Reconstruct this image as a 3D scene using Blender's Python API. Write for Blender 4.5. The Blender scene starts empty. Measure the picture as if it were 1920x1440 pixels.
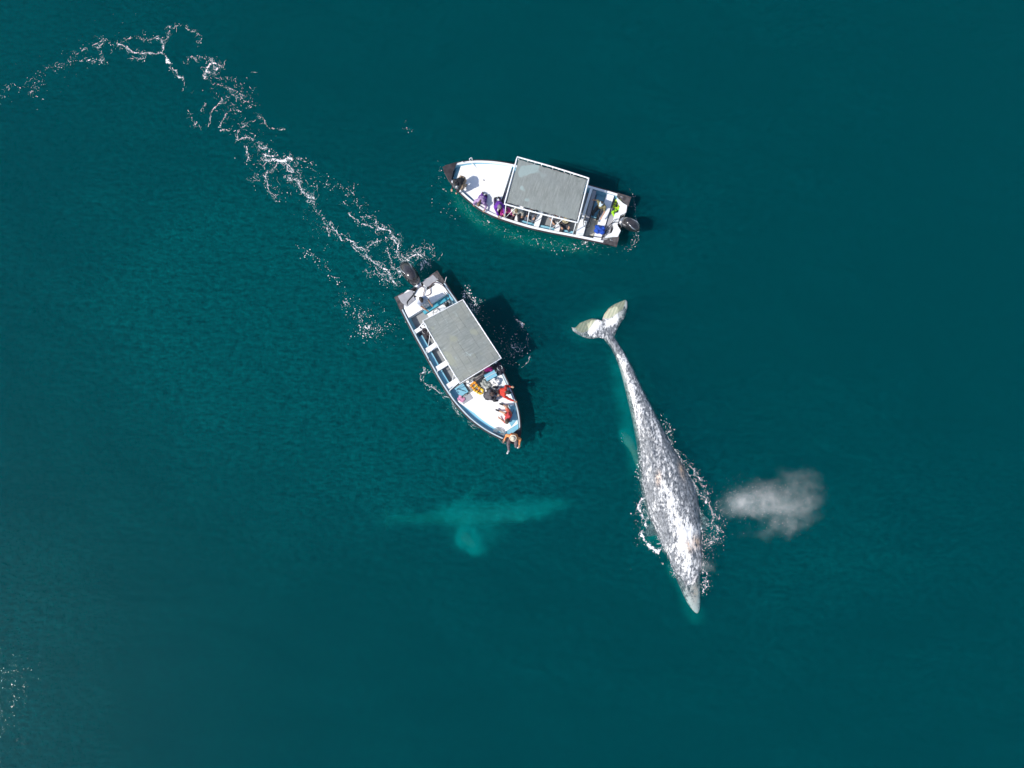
import bpy, bmesh, math, random
import numpy as np
from mathutils import Vector, Matrix, noise
random.seed(7); rng = np.random.default_rng(7)
SC = bpy.context.scene
R = math.radians

# ---------------------------------------------------------------- camera, sky, sun, exposure
CAM_F, CAM_H, CAM_T = 1346.0, 33.6, R(5.5)
cd = bpy.data.cameras.new('camera'); cam = bpy.data.objects.new('camera', cd)
SC.collection.objects.link(cam); SC.camera = cam
cd.sensor_width = 36; cd.lens = CAM_F / 1920 * 36; cd.clip_end = 3000; cd.clip_start = 0.5
cam.location = (0, 0, CAM_H); cam.rotation_euler = (CAM_T, 0, 0)

SUN_EL, SUN_TO = R(47.5), R(24)            # elevation; direction the shadows point, from +x
W = bpy.data.worlds.new('World'); SC.world = W; W.use_nodes = True
wn = W.node_tree; sky = wn.nodes.new('ShaderNodeTexSky'); sky.sky_type = 'NISHITA'; sky.sun_disc = False
sky.sun_elevation = SUN_EL
sdir = Vector((-math.cos(SUN_TO) * math.cos(SUN_EL), -math.sin(SUN_TO) * math.cos(SUN_EL), math.sin(SUN_EL)))
sky.sun_rotation = math.atan2(sdir.x, sdir.y)
wn.links.new(sky.outputs[0], wn.nodes['Background'].inputs[0]); wn.nodes['Background'].inputs[1].default_value = 0.15
sl = bpy.data.lights.new('sun', 'SUN'); sl.energy = 4.0; sl.angle = R(0.53); sl.color = (1, 0.965, 0.91)
sun = bpy.data.objects.new('sun', sl); SC.collection.objects.link(sun)
sun.rotation_euler = (-sdir).to_track_quat('-Z', 'Y').to_euler(); sun.location = (-30, 0, 40)
SC.view_settings.view_transform = 'Standard'; SC.view_settings.look = 'None'
SC.view_settings.exposure = 0.15; SC.view_settings.gamma = 1
SC.cycles.volume_bounces = 1; SC.cycles.max_bounces = 8; SC.cycles.transparent_max_bounces = 24
SC.cycles.caustics_reflective = False; SC.cycles.caustics_refractive = False

# ---------------------------------------------------------------- helpers
_c, _s = math.cos(CAM_T), math.sin(CAM_T)
def P(px, py, z=0.0):
    """world point at height z seen at photo pixel (px, py)"""
    d = (px - 960, 720 - py, -CAM_F)
    w = (d[0], _c * d[1] - _s * d[2], _s * d[1] + _c * d[2])
    t = (z - CAM_H) / w[2]
    return Vector((w[0] * t, w[1] * t, z))
def unP(X, Y):
    """photo pixel of world points at z = 0 (numpy arrays)"""
    x, y, z = X, Y, -CAM_H
    yc = _c * y + _s * z; zc = -_s * y + _c * z
    return 960 + CAM_F * x / -zc, 720 - CAM_F * yc / -zc

def tag(o, label=None, cat=None, group=None, kind=None):
    if label: o['label'] = label
    if cat: o['category'] = cat
    if group: o['group'] = group
    if kind: o['kind'] = kind
    return o
def empty(name, loc=(0, 0, 0), rz=0, **k):
    o = bpy.data.objects.new(name, None); SC.collection.objects.link(o)
    o.location = loc; o.rotation_euler = (0, 0, rz); o.empty_display_size = .2
    return tag(o, **k)
def link(name, me, mat, parent=None, smooth=False, **k):
    o = bpy.data.objects.new(name, me); SC.collection.objects.link(o)
    if mat:
        me.materials.clear(); me.materials.append(mat)
    if smooth: me.polygons.foreach_set('use_smooth', [True] * len(me.polygons))
    if parent: o.parent = parent
    return tag(o, **k)
def raw(name, V, Fc, mat, parent=None, smooth=False, **k):
    me = bpy.data.meshes.new(name); me.from_pydata([tuple(v) for v in V], [], Fc); me.update()
    return link(name, me, mat, parent, smooth, **k)
def build(name, bm, mat, parent=None, smooth=False, bevel=0, **k):
    if bevel:
        bmesh.ops.bevel(bm, geom=[e for e in bm.edges if e.is_manifold and e.calc_face_angle(0) > .6], offset=bevel,
                        segments=2, affect='EDGES', clamp_overlap=True)
    bmesh.ops.recalc_face_normals(bm, faces=bm.faces)
    me = bpy.data.meshes.new(name); bm.to_mesh(me); bm.free()
    return link(name, me, mat, parent, smooth, **k)

def prism(bm, pts, z0, z1):
    n = len(pts)
    zt = z1 if hasattr(z1, '__len__') else [z1] * n
    a = [bm.verts.new((p[0], p[1], z0)) for p in pts]; b = [bm.verts.new((p[0], p[1], zt[i])) for i, p in enumerate(pts)]
    bm.faces.new(a[::-1]); bm.faces.new(b)
    for i in range(n): bm.faces.new((a[i], a[(i + 1) % n], b[(i + 1) % n], b[i]))
def box(bm, x0, x1, y0, y1, z0, z1): prism(bm, [(x0, y0), (x1, y0), (x1, y1), (x0, y1)], z0, z1)
def tube(bm, pts, r, n=8, closed=False):
    pts = [Vector(p) for p in pts]; N = len(pts)
    rs = r if hasattr(r, '__len__') else [r] * N
    rings = []; up = Vector((0, 0, 1))
    for i, p in enumerate(pts):
        a = pts[(i - 1) % N] if (closed or i) else p; b = pts[(i + 1) % N] if (closed or i < N - 1) else p
        t = (b - a).normalized()
        u = up if abs(t.dot(up)) < .95 else Vector((1, 0, 0))
        s = t.cross(u).normalized(); w = s.cross(t)
        rings.append([bm.verts.new(p + (s * math.cos(q) + w * math.sin(q)) * rs[i]) for q in [2 * math.pi * k / n for k in range(n)]])
    for i in range(N if closed else N - 1):
        A, B = rings[i], rings[(i + 1) % N]
        for k in range(n): bm.faces.new((A[k], A[(k + 1) % n], B[(k + 1) % n], B[k]))
    if not closed: bm.faces.new(rings[0][::-1]); bm.faces.new(rings[-1])
def ball(bm, c, r, sub=2, rot=None):
    r = r if hasattr(r, '__len__') else (r, r, r)
    m = Matrix.Translation(c) @ (rot.to_matrix().to_4x4() if rot else Matrix()) @ Matrix.Diagonal((*r, 1))
    bmesh.ops.create_icosphere(bm, subdivisions=sub, radius=1, matrix=m)
def capsule(bm, a, ra, b, rb, n=10):
    a, b = Vector(a), Vector(b); ball(bm, a, ra); ball(bm, b, rb)
    if (b - a).length > 1e-4: tube(bm, [a, b], [ra, rb], n)
def remesh(bm, vox, smooth=2, fac=.5):
    """one continuous surface out of overlapping closed shapes"""
    bmesh.ops.recalc_face_normals(bm, faces=bm.faces)
    me = bpy.data.meshes.new('t'); bm.to_mesh(me); bm.free()
    o = bpy.data.objects.new('t', me); SC.collection.objects.link(o)
    m = o.modifiers.new('r', 'REMESH'); m.mode = 'VOXEL'; m.voxel_size = vox; m.use_smooth_shade = True
    if smooth:
        s = o.modifiers.new('s', 'SMOOTH'); s.iterations = smooth; s.factor = fac
    dg = bpy.context.evaluated_depsgraph_get()
    out = bpy.data.meshes.new_from_object(o.evaluated_get(dg))
    bpy.data.objects.remove(o); bpy.data.meshes.remove(me)
    return out
def crm(pts, n=8):
    """smooth curve through points"""
    pts = [Vector(p) for p in pts]; out = []
    for i in range(len(pts) - 1):
        p0 = pts[max(i - 1, 0)]; p1 = pts[i]; p2 = pts[i + 1]; p3 = pts[min(i + 2, len(pts) - 1)]
        for k in range(n):
            t = k / n
            out.append(.5 * ((2 * p1) + (p2 - p0) * t + (2 * p0 - 5 * p1 + 4 * p2 - p3) * t * t + (3 * p1 - p0 - 3 * p2 + p3) * t ** 3))
    out.append(pts[-1]); return out

# ---------------------------------------------------------------- materials
class NT:
    def __init__(s, name):
        s.m = bpy.data.materials.new(name); s.m.use_nodes = True; s.t = s.m.node_tree; s.n = s.t.nodes; s.n.clear()
        s.out = s.n.new('ShaderNodeOutputMaterial')
    def add(s, typ, **k):
        nd = s.n.new('ShaderNode' + typ)
        for a, v in k.items():
            if a in nd.inputs:
                if isinstance(v, bpy.types.NodeSocket): s.t.links.new(v, nd.inputs[a])
                else: nd.inputs[a].default_value = v
            else: setattr(nd, a, v)
        return nd
    def link(s, a, b): s.t.links.new(a, b)
    def math(s, op, a, b=0.0, c=None, clamp=False):
        nd = s.n.new('ShaderNodeMath'); nd.operation = op; nd.use_clamp = clamp
        for i, v in enumerate((a, b) if c is None else (a, b, c)):
            if isinstance(v, bpy.types.NodeSocket): s.link(v, nd.inputs[i])
            else: nd.inputs[i].default_value = v
        return nd.outputs[0]
    def mix(s, f, a, b):
        nd = s.n.new('ShaderNodeMix'); nd.data_type = 'RGBA'
        for i, v in ((0, f), (6, a), (7, b)):
            if isinstance(v, bpy.types.NodeSocket): s.link(v, nd.inputs[i])
            else: nd.inputs[i].default_value = v if i == 0 else (*v[:3], 1)
        return nd.outputs[2]
    def noise(s, scale, detail=3, rough=.5, vec=None, **k):
        nd = s.add('TexNoise', Scale=scale, Detail=detail, Roughness=rough, **k)
        if vec is not None: s.link(vec, nd.inputs['Vector'])
        return nd.outputs[0]
    def ramp(s, f, lo, hi):
        return s.add('MapRange', Value=f, **{'From Min': lo, 'From Max': hi}).outputs[0]
    def coord(s, which='Object', scale=(1, 1, 1), rot=(0, 0, 0)):
        tc = s.n.new('ShaderNodeTexCoord')
        mp = s.n.new('ShaderNodeMapping'); mp.inputs['Scale'].default_value = scale; mp.inputs['Rotation'].default_value = rot
        s.link(tc.outputs[which], mp.inputs[0]); return mp.outputs[0]
def paint(name, col, rough=.5, col2=None, scale=3, bump=0, bscale=30, spec=.5, metal=0, lo=.45, hi=.7, stretch=(1, 1, 1), coat=0):
    """worn paint / cloth / plastic: two tones mixed by a procedural pattern, fine bump"""
    t = NT(name); co = t.coord('Object', stretch)
    col2 = col2 or tuple(c * .82 for c in col)
    f = t.ramp(t.noise(scale, 5, .6, co), lo, hi)
    c = t.mix(f, col, col2)
    p = t.add('BsdfPrincipled', Roughness=rough, Metallic=metal)
    p.inputs['Specular IOR Level'].default_value = spec; p.inputs['Coat Weight'].default_value = coat
    t.link(c, p.inputs['Base Color'])
    if bump:
        b = t.add('Bump', Strength=bump, Distance=.02); t.link(t.noise(bscale, 4, .6, co), b.inputs['Height']); t.link(b.outputs[0], p.inputs['Normal'])
    t.link(p.outputs[0], t.out.inputs[0]); return t.m

def water_material():
    t = NT('sea_water'); co = t.coord('Object')
    # surface: clear interface with ripples; a slight film of fine suspended algae, ripple shading painted into its colour
    w1 = t.noise(.35, 3, .5, t.coord('Object', (1, 2.2, 1), (0, 0, R(15))))
    w2 = t.noise(2.6, 4, .6, t.coord('Object', (1, 1.5, 1), (0, 0, R(-20))))
    w3 = t.noise(11, 3, .6, co)
    w4 = t.noise(1.1, 3, .55, t.coord('Object', (.5, 2.2, 1), (0, 0, R(-8))))
    h = t.math('ADD', t.math('ADD', t.math('MULTIPLY', w1, .22), t.math('ADD', t.math('MULTIPLY', w2, .10), t.math('MULTIPLY', w4, .16))), t.math('MULTIPLY', w3, .045))
    b = t.add('Bump', Strength=1.0, Distance=.055, Height=h)
    # wind-roughened streaks far to the lower left
    q = P(30, 1290); s0 = t.add('SeparateXYZ'); t.link(co, s0.inputs[0])
    qa = t.math('DIVIDE', t.math('SUBTRACT', s0.outputs[0], q.x), 6.5); qb = t.math('DIVIDE', t.math('SUBTRACT', s0.outputs[1], q.y), 8.5)
    wind = t.math('MULTIPLY', t.math('EXPONENT', t.math('MULTIPLY', t.math('ADD', t.math('MULTIPLY', qa, qa), t.math('MULTIPLY', qb, qb)), -1)), t.ramp(t.noise(.55, 4, .6, t.coord('Object', (2.2, .6, 1), (0, 0, R(-28)))), .42, .78))
    gl = t.add('BsdfGlossy', Color=(1, 1, 1, 1), Roughness=.06, Normal=b.outputs[0]); gl.distribution = 'BECKMANN'; t.link(t.math('ADD', t.math('MULTIPLY', wind, .10), .06), gl.inputs['Roughness'])
    tr = t.add('BsdfTransparent', Color=(1, 1, 1, 1))
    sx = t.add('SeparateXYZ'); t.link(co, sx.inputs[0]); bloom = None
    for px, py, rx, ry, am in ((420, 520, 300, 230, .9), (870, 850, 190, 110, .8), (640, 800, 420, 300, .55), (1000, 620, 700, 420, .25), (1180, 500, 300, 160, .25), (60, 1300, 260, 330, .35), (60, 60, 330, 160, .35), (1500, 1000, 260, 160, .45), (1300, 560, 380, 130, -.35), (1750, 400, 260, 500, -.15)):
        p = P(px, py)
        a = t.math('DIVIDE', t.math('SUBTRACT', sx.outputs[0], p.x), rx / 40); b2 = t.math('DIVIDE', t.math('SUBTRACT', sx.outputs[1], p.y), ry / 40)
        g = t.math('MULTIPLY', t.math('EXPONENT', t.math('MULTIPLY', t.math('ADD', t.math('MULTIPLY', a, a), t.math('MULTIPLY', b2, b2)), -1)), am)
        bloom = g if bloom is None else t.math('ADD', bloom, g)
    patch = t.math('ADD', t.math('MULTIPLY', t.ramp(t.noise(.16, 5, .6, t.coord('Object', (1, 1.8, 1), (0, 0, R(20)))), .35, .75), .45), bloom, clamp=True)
    
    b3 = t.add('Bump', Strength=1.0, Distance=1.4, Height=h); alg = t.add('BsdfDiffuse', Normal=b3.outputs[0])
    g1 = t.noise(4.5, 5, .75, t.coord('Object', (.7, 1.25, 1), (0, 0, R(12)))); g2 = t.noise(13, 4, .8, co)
    ripple_tone = t.ramp(t.math('ADD', t.math('MULTIPLY', g1, .6), t.math('MULTIPLY', g2, .4)), .38, .62)  # dark and bright tones imitate light and shade on the ripples
    t.link(t.mix(ripple_tone, (.0, .022, .032), t.mix(patch, (.0, .098, .122), (.0, .195, .200))), alg.inputs['Color'])
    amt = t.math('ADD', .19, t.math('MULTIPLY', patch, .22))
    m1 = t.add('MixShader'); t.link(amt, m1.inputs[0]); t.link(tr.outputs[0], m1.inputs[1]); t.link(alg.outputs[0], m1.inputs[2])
    fr = t.add('Fresnel', IOR=1.145, Normal=b.outputs[0])
    m2 = t.add('MixShader'); t.link(fr.outputs[0], m2.inputs[0]); t.link(m1.outputs[0], m2.inputs[1]); t.link(gl.outputs[0], m2.inputs[2])
    t.link(m2.outputs[0], t.out.inputs['Surface'])
    sc = t.add('VolumeScatter', Color=(.0, .248, .365, 1), Density=.36, Anisotropy=0)
    ab = t.add('VolumeAbsorption', Color=(.0, .77, .72, 1), Density=.95)
    ad = t.add('AddShader'); t.link(sc.outputs[0], ad.inputs[0]); t.link(ab.outputs[0], ad.inputs[1])
    t.link(ad.outputs[0], t.out.inputs['Volume'])
    return t.m

# ---------------------------------------------------------------- water and sea bed
bm = bmesh.new(); box(bm, -900, 900, -900, 900, -26, 0)
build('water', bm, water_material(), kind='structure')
bm = bmesh.new(); box(bm, -1000, 1000, -1000, 1000, -30, -28)
build('seabed', bm, paint('silt', (.02, .05, .05), .9, (.03, .07, .06), .05), kind='structure')

# ---------------------------------------------------------------- whale
def poly_sd(px, py, poly):
    """signed distance (positive inside) of points to a polygon, in photo pixels"""
    poly = np.array(poly, float); d = np.full(px.shape, 1e9); ins = np.zeros(px.shape, bool)
    for i in range(len(poly)):
        a, b = poly[i], poly[(i + 1) % len(poly)]; e = b - a
        t = np.clip(((px - a[0]) * e[0] + (py - a[1]) * e[1]) / (e @ e), 0, 1)
        d = np.minimum(d, np.hypot(px - a[0] - t * e[0], py - a[1] - t * e[1]))
        ins ^= ((a[1] > py) != (b[1] > py)) & (px < (b[0] - a[0]) * (py - a[1]) / (b[1] - a[1] + 1e-9) + a[0])
    return np.where(ins, d, -d)
# outline of the back: left and right edge (photo px) and height of the ridge above the water (m)
WB = [((1127, 603), (1136, 600), .03), ((1131, 622), (1146, 615), .05), ((1133, 636), (1153, 630), .08), ((1146, 650), (1161, 644), .10), ((1156, 671), (1174, 664), .10), ((1164, 690), (1187, 687), .10),
      ((1171, 714), (1198, 711), .12), ((1178, 742), (1213, 740), .14), ((1188, 780), (1233, 778), .20), ((1194, 808), (1246, 805), .26),
      ((1199, 840), (1262, 838), .34), ((1202, 873), (1281, 870), .42), ((1205, 907), (1301, 903), .48), ((1211, 935), (1309, 932), .52),
      ((1217, 965), (1312, 963), .52), ((1227, 989), (1313, 988), .46), ((1240, 1017), (1316, 1015), .38), ((1252, 1038), (1317, 1037), .34),
      ((1261, 1060), (1317, 1059), .28), ((1269, 1085), (1315, 1085), .06), ((1280, 1111), (1315, 1111), .01), ((1290, 1132), (1316, 1131), -.04), ((1300, 1146), (1314, 1146), -.08), ((1308, 1153), (1310, 1153), -.14)]
FL_L = [(1071, 612), (1078, 614), (1086, 604), (1099, 599), (1112, 596), (1122, 597), (1130, 600), (1140, 618), (1144, 638), (1135, 637), (1124, 634), (1111, 635), (1100, 635), (1089, 631), (1079, 625), (1073, 619)]
FL_R = [(1127, 600), (1131, 589), (1140, 577), (1153, 569), (1165, 563), (1174, 559), (1178, 563), (1178, 573), (1176, 586), (1172, 597), (1164, 607), (1158, 618), (1153, 630), (1143, 632), (1133, 612)]
def slab_from_poly(bm, poly, zfun, thick):
    """a fluke or flipper: outline filled with a grid of points, thick in the middle, thin at the rim"""
    pts = [P(x, y) for x, y in poly]; c = sum(pts, Vector()) / len(pts)
    rings = []
    for f, h in ((1, .012), (.93, .4), (.78, .75), (.5, .95), (.2, 1)):
        rings.append(([bm.verts.new((c.x + (p.x - c.x) * f, c.y + (p.y - c.y) * f, zfun(p) + thick * h)) for p in pts],
                      [bm.verts.new((c.x + (p.x - c.x) * f, c.y + (p.y - c.y) * f, zfun(p) - thick * h)) for p in pts]))
    n = len(pts)
    for s in (0, 1):
        for A, B in zip(rings, rings[1:]):
            for i in range(n):
                f = (A[s][i], A[s][(i + 1) % n], B[s][(i + 1) % n], B[s][i]); bm.faces.new(f if s else f[::-1])
        bm.faces.new(rings[-1][s] if s else rings[-1][s][::-1])
    for i in range(n): bm.faces.new((rings[0][0][i], rings[0][1][i], rings[0][1][(i + 1) % n], rings[0][0][(i + 1) % n]))
def loft(bm, secs, n=28):
    """secs: (left point, right point, top z, height/width)"""
    rings = []
    for a, b, zt, q in secs:
        c = (a + b) / 2; s = (b - a) / 2; w = s.length; h = w * q
        rings.append([bm.verts.new((c.x + s.x * math.cos(t), c.y + s.y * math.cos(t), zt - h + h * math.copysign(abs(math.sin(t)) ** .85, math.sin(t)) * (1 if math.sin(t) > 0 else 1.15)))
                      for t in [2 * math.pi * k / n for k in range(n)]])
    for A, B in zip(rings, rings[1:]):
        for k in range(n): bm.faces.new((A[k], A[(k + 1) % n], B[(k + 1) % n], B[k]))
    bm.faces.new(rings[0][::-1]); bm.faces.new(rings[-1])
def whale_material():
    t = NT('whale_hide'); at = t.add('Attribute', attribute_name='marks'); sep = t.add('SeparateColor'); t.link(at.outputs[0], sep.inputs[0])
    wht, org, olv = sep.outputs[0], sep.outputs[1], sep.outputs[2]
    along = t.coord('Object', (1, .45, 1), (0, 0, R(-14)))
    co = t.coord('Object')
    n0 = t.noise(1.7, 3, .6, t.coord('Object', (1.6, .45, 1), (0, 0, R(-14)))); n1 = t.noise(6.5, 8, .72, along); n2 = t.noise(13, 6, .75, along); n3 = t.noise(34, 4, .7, co)
    mot = t.math('ADD', t.math('ADD', t.math('MULTIPLY', n1, .42), t.math('MULTIPLY', n2, .36)), t.math('MULTIPLY', n3, .22))
    k = t.math('ADD', t.math('ADD', mot, t.math('MULTIPLY', t.math('SUBTRACT', n0, .5), .35)), t.math('MULTIPLY', t.math('SUBTRACT', wht, .5), .36))
    mot = t.math('ADD', mot, t.math('MULTIPLY', n0, .8))
    grey = t.mix(t.ramp(n2, .36, .64), (.035, .042, .052), (.33, .345, .365))
    c = t.mix(t.ramp(k, .47, .565), grey, (.84, .82, .80))
    c = t.mix(t.math('MULTIPLY', org, t.ramp(n2, .40, .58)), c, (.72, .45, .26))
    rib = t.add('TexWave', Scale=2.3, Distortion=2.5, Detail=3, wave_type='BANDS'); t.link(t.coord('Object', (1, 1, 1), (0, 0, R(25))), rib.inputs[0])
    ol = t.mix(t.math('MULTIPLY', rib.outputs[1], .6), (.44, .46, .31), (.74, .68, .50))
    c = t.mix(olv, c, ol)
    p = t.add('BsdfPrincipled', Roughness=.33); t.link(c, p.inputs['Base Color'])
    b = t.add('Bump', Strength=.9, Distance=.05, Height=mot); t.link(b.outputs[0], p.inputs['Normal'])
    t.link(p.outputs[0], t.out.inputs[0]); return t.m
def blob(px, py, cx, cy, rx, ry, ang=0):
    a = R(ang); dx, dy = px - cx, py - cy
    u = dx * math.cos(a) + dy * math.sin(a); v = -dx * math.sin(a) + dy * math.cos(a)
    return np.exp(-((u / rx) ** 2 + (v / ry) ** 2))
def make_whale():
    bm = bmesh.new()
    arr = np.array([[a[0], a[1], b[0], b[1], z] for a, b, z in WB], float)
    s = np.arange(len(arr)); ss = np.linspace(0, len(arr) - 1, 110)
    A = np.stack([np.interp(ss, s, arr[:, j]) for j in range(5)], 1)
    for _ in range(3): A[1:-1] = (A[:-2] + 2 * A[1:-1] + A[2:]) / 4
    secs = []
    for a0, a1, b0, b1, z in A:
        y = a1; q = np.interp(y, [600, 640, 700, 850, 950, 1040, 1100, 1155], [.35, .9, .95, .75, .62, .55, .45, .45])
        A_, B_ = P(a0, a1), P(b0, b1); m_ = (A_ + B_) / 2; gr = np.interp(y, [600, 680, 800, 1000, 1155], [1.0, 1.03, 1.06, 1.04, .96])
        secs.append((m_ + (A_ - m_) * gr, m_ + (B_ - m_) * gr, z - .03, q))
    loft(bm, secs, 32)
    def zl(p): return -.02 - .05 * abs(p.x - P(1130, 610).x) / 1.3
    slab_from_poly(bm, FL_L, zl, .055); slab_from_poly(bm, FL_R, zl, .055)
    # flippers, spread just below the surface
    fl = [(1238, 972), (1224, 978), (1213, 990), (1208, 1003), (1214, 1008), (1228, 1006), (1244, 1003), (1258, 1000), (1262, 985)]
    fr = [(1300, 968), (1318, 962), (1329, 970), (1333, 982), (1328, 992), (1316, 1000), (1303, 1000)]
    slab_from_poly(bm, fl, lambda p: -.24, .07); slab_from_poly(bm, fr, lambda p: -.26, .07)
    me = remesh(bm, .04, 2, .4)
    nv = len(me.vertices); co = np.empty(nv * 3); me.vertices.foreach_get('co', co); co = co.reshape(-1, 3)
    px, py = unP(co[:, 0], co[:, 1])
    # skin relief: barnacle crust and furrows
    for i in range(nv):
        v = Vector(co[i]); n_ = noise.fractal(v * 3.2, .8, 2.1, 4); m_ = noise.noise(v * 11)
        co[i, 2] += (.028 * n_ + .016 * m_) * np.interp(py[i], [640, 760, 900, 1080, 1150], [.2, .5, 1.4, 1.2, .4])
    # knuckles along the tail ridge and a raised blowhole mound
    for kx, ky in [(1181, 720), (1188, 738), (1195, 756), (1203, 774), (1210, 790), (1218, 806), (1226, 822), (1233, 838)]:
        co[:, 2] += .05 * blob(px, py, kx, ky, 3.5, 4.5, -22) * (co[:, 2] > -.05)
    co[:, 2] += .07 * blob(px, py, 1292, 1040, 6, 14, -15) * (co[:, 2] > -.05)
    me.vertices.foreach_set('co', co.ravel())
    w = .33 + .0 * px
    w += .45 * blob(px, py, 1168, 705, 8, 50, 0) + .35 * blob(px, py, 1190, 770, 7, 60, -8) + .12 * blob(px, py, 1225, 800, 12, 60, -15)
    w += .42 * blob(px, py, 1255, 950, 13, 66, -17) + .42 * blob(px, py, 1290, 1000, 20, 22) + .3 * blob(px, py, 1262, 1025, 16, 18)
    w += .15 * blob(px, py, 1290, 1050, 14, 30, -20) + .25 * blob(px, py, 1298, 905, 8, 40, -20) + .2 * blob(px, py, 1300, 1105, 14, 40, -15) + .7 * blob(px, py, 1308, 1146, 10, 12)
    w -= .6 * blob(px, py, 1284, 900, 8, 66, -22) + .4 * blob(px, py, 1240, 790, 7, 60, -16) + .3 * blob(px, py, 1245, 990, 9, 30, -25) + .25 * blob(px, py, 1305, 960, 9, 50)
    w -= .25 * blob(px, py, 1150, 640, 12, 30, -30)
    # flukes: pale olive trailing halves, white middle, mottled grey leading edge
    olL = poly_sd(px, py, [(1077, 614), (1086, 604), (1099, 599), (1112, 597), (1119, 598), (1110, 610), (1103, 620), (1092, 624), (1083, 621)])
    olR = poly_sd(px, py, [(1130, 597), (1132, 589), (1140, 577), (1153, 569), (1165, 563), (1173, 561), (1172, 570), (1168, 580), (1156, 589), (1145, 597), (1135, 598)])
    olv = np.clip(np.maximum(olL, olR) / 1.5 + .3, 0, 1)
    wf = np.maximum(blob(px, py, 1114, 611, 13, 6, -45), blob(px, py, 1151, 600, 13, 5, -42))
    w += 1.15 * wf + .12 * (py < 640) + .25 * blob(px, py, 1304, 1128, 16, 34, -15) + .8 * blob(px, py, 1073, 615, 5, 6) + .8 * blob(px, py, 1176, 567, 4, 10)
    org = np.clip(.95 * blob(px, py, 1303, 1015, 9, 12) + .9 * blob(px, py, 1287, 1022, 5, 12, -20) + .8 * blob(px, py, 1277, 880, 6, 16, -10) + .8 * blob(px, py, 1232, 897, 5, 12) + .6 * blob(px, py, 1305, 1110, 6, 20), 0, 1)
    ca = me.color_attributes.new('marks', 'FLOAT_COLOR', 'POINT')
    col = np.stack([np.clip(w, 0, 1), org, olv, np.ones(nv)], 1).astype(np.float32); ca.data.foreach_set('color', col.ravel())
    o = P(1260, 930); me.transform(Matrix.Translation(-o))
    ob = link('whale', me, whale_material(), smooth=True, label='mottled grey and white whale surfacing with pale olive tail flukes', cat='whale')
    ob.location = o
    return ob
make_whale()

# ---------------------------------------------------------------- submerged whales
def ghost_material(name, col, k=1.6):
    """pale hide seen through murky water: its edges dissolve into the water around it"""
    t = NT(name); p = t.add('BsdfDiffuse'); co = t.coord('Object')
    t.link(t.mix(t.ramp(t.noise(1.2, 4, .6, co), .35, .65), col, tuple(c * .55 for c in col)), p.inputs[0])
    g = t.add('LayerWeight', Blend=.5); a = t.math('POWER', t.math('SUBTRACT', 1.0, g.outputs['Facing']), k, clamp=True)
    tr = t.add('BsdfTransparent'); m = t.add('MixShader'); t.link(a, m.inputs[0]); t.link(tr.outputs[0], m.inputs[1]); t.link(p.outputs[0], m.inputs[2])
    t.link(m.outputs[0], t.out.inputs[0]); return t.m
def limb(bm, pts):
    """pts: (px, py, z, radius in px, flatness)"""
    for a, b in zip(pts, pts[1:]):
        A, B = P(*a[:3]), P(*b[:3])
        n = max(2, int((B - A).length / .18))
        for i in range(n + 1):
            f = i / n; c = A.lerp(B, f); r = (a[3] + (b[3] - a[3]) * f) / 40
            ball(bm, c, (r, r, r * (a[4] + (b[4] - a[4]) * f)), 2)
def submerged(name, parts, col, k, **kw):
    bm = bmesh.new()
    for p in parts: limb(bm, p)
    me = remesh(bm, .09, 6, .6); c = sum((v.co for v in me.vertices), Vector()) / len(me.vertices)
    me.transform(Matrix.Translation(-c)); o = link(name, me, ghost_material(name + '_hide', col, k), smooth=True, **kw); o.location = c
submerged('submerged_whale', [
    [(1052, 944, -3.4, 7, .7), (1020, 950, -3.1, 20, .8), (975, 962, -2.7, 27, .8), (930, 965, -2.8, 27, .8), (870, 966, -3.0, 27, .8), (820, 970, -3.6, 20, .7), (770, 972, -4.0, 12, .7), (728, 970, -4.2, 7, .6)],
    [(728, 970, -4.2, 7, .5), (722, 953, -4.3, 8, .3), (718, 944, -4.4, 4, .3)], [(728, 970, -4.2, 7, .5), (725, 985, -4.3, 8, .3), (722, 994, -4.4, 4, .3)],
    [(872, 968, -3.0, 12, .5), (866, 992, -2.5, 13, .4), (873, 1008, -1.9, 15, .4), (886, 1022, -1.9, 10, .3)],
    [(860, 955, -3.3, 9, .5), (872, 935, -3.5, 8, .4), (888, 916, -3.6, 6, .3)]],
    (.6, .65, .63), 4.5, label='blurred turquoise shape of a whale deep under water, flippers spread', cat='whale')
submerged('whale_calf', [
    [(1171, 812, -1.5, 6, .5), (1178, 826, -1.25, 12, .5), (1189, 845, -1.1, 9, .6), (1199, 872, -1.4, 10, .8), (1222, 900, -1.9, 16, .8), (1240, 950, -2.2, 22, .8), (1250, 990, -2.3, 18, .8), (1252, 1020, -2.4, 8, .8)]],
    (.72, .76, .66), 1.3, label='pale green submerged whale calf half hidden under the surfacing whale', cat='whale')

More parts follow.
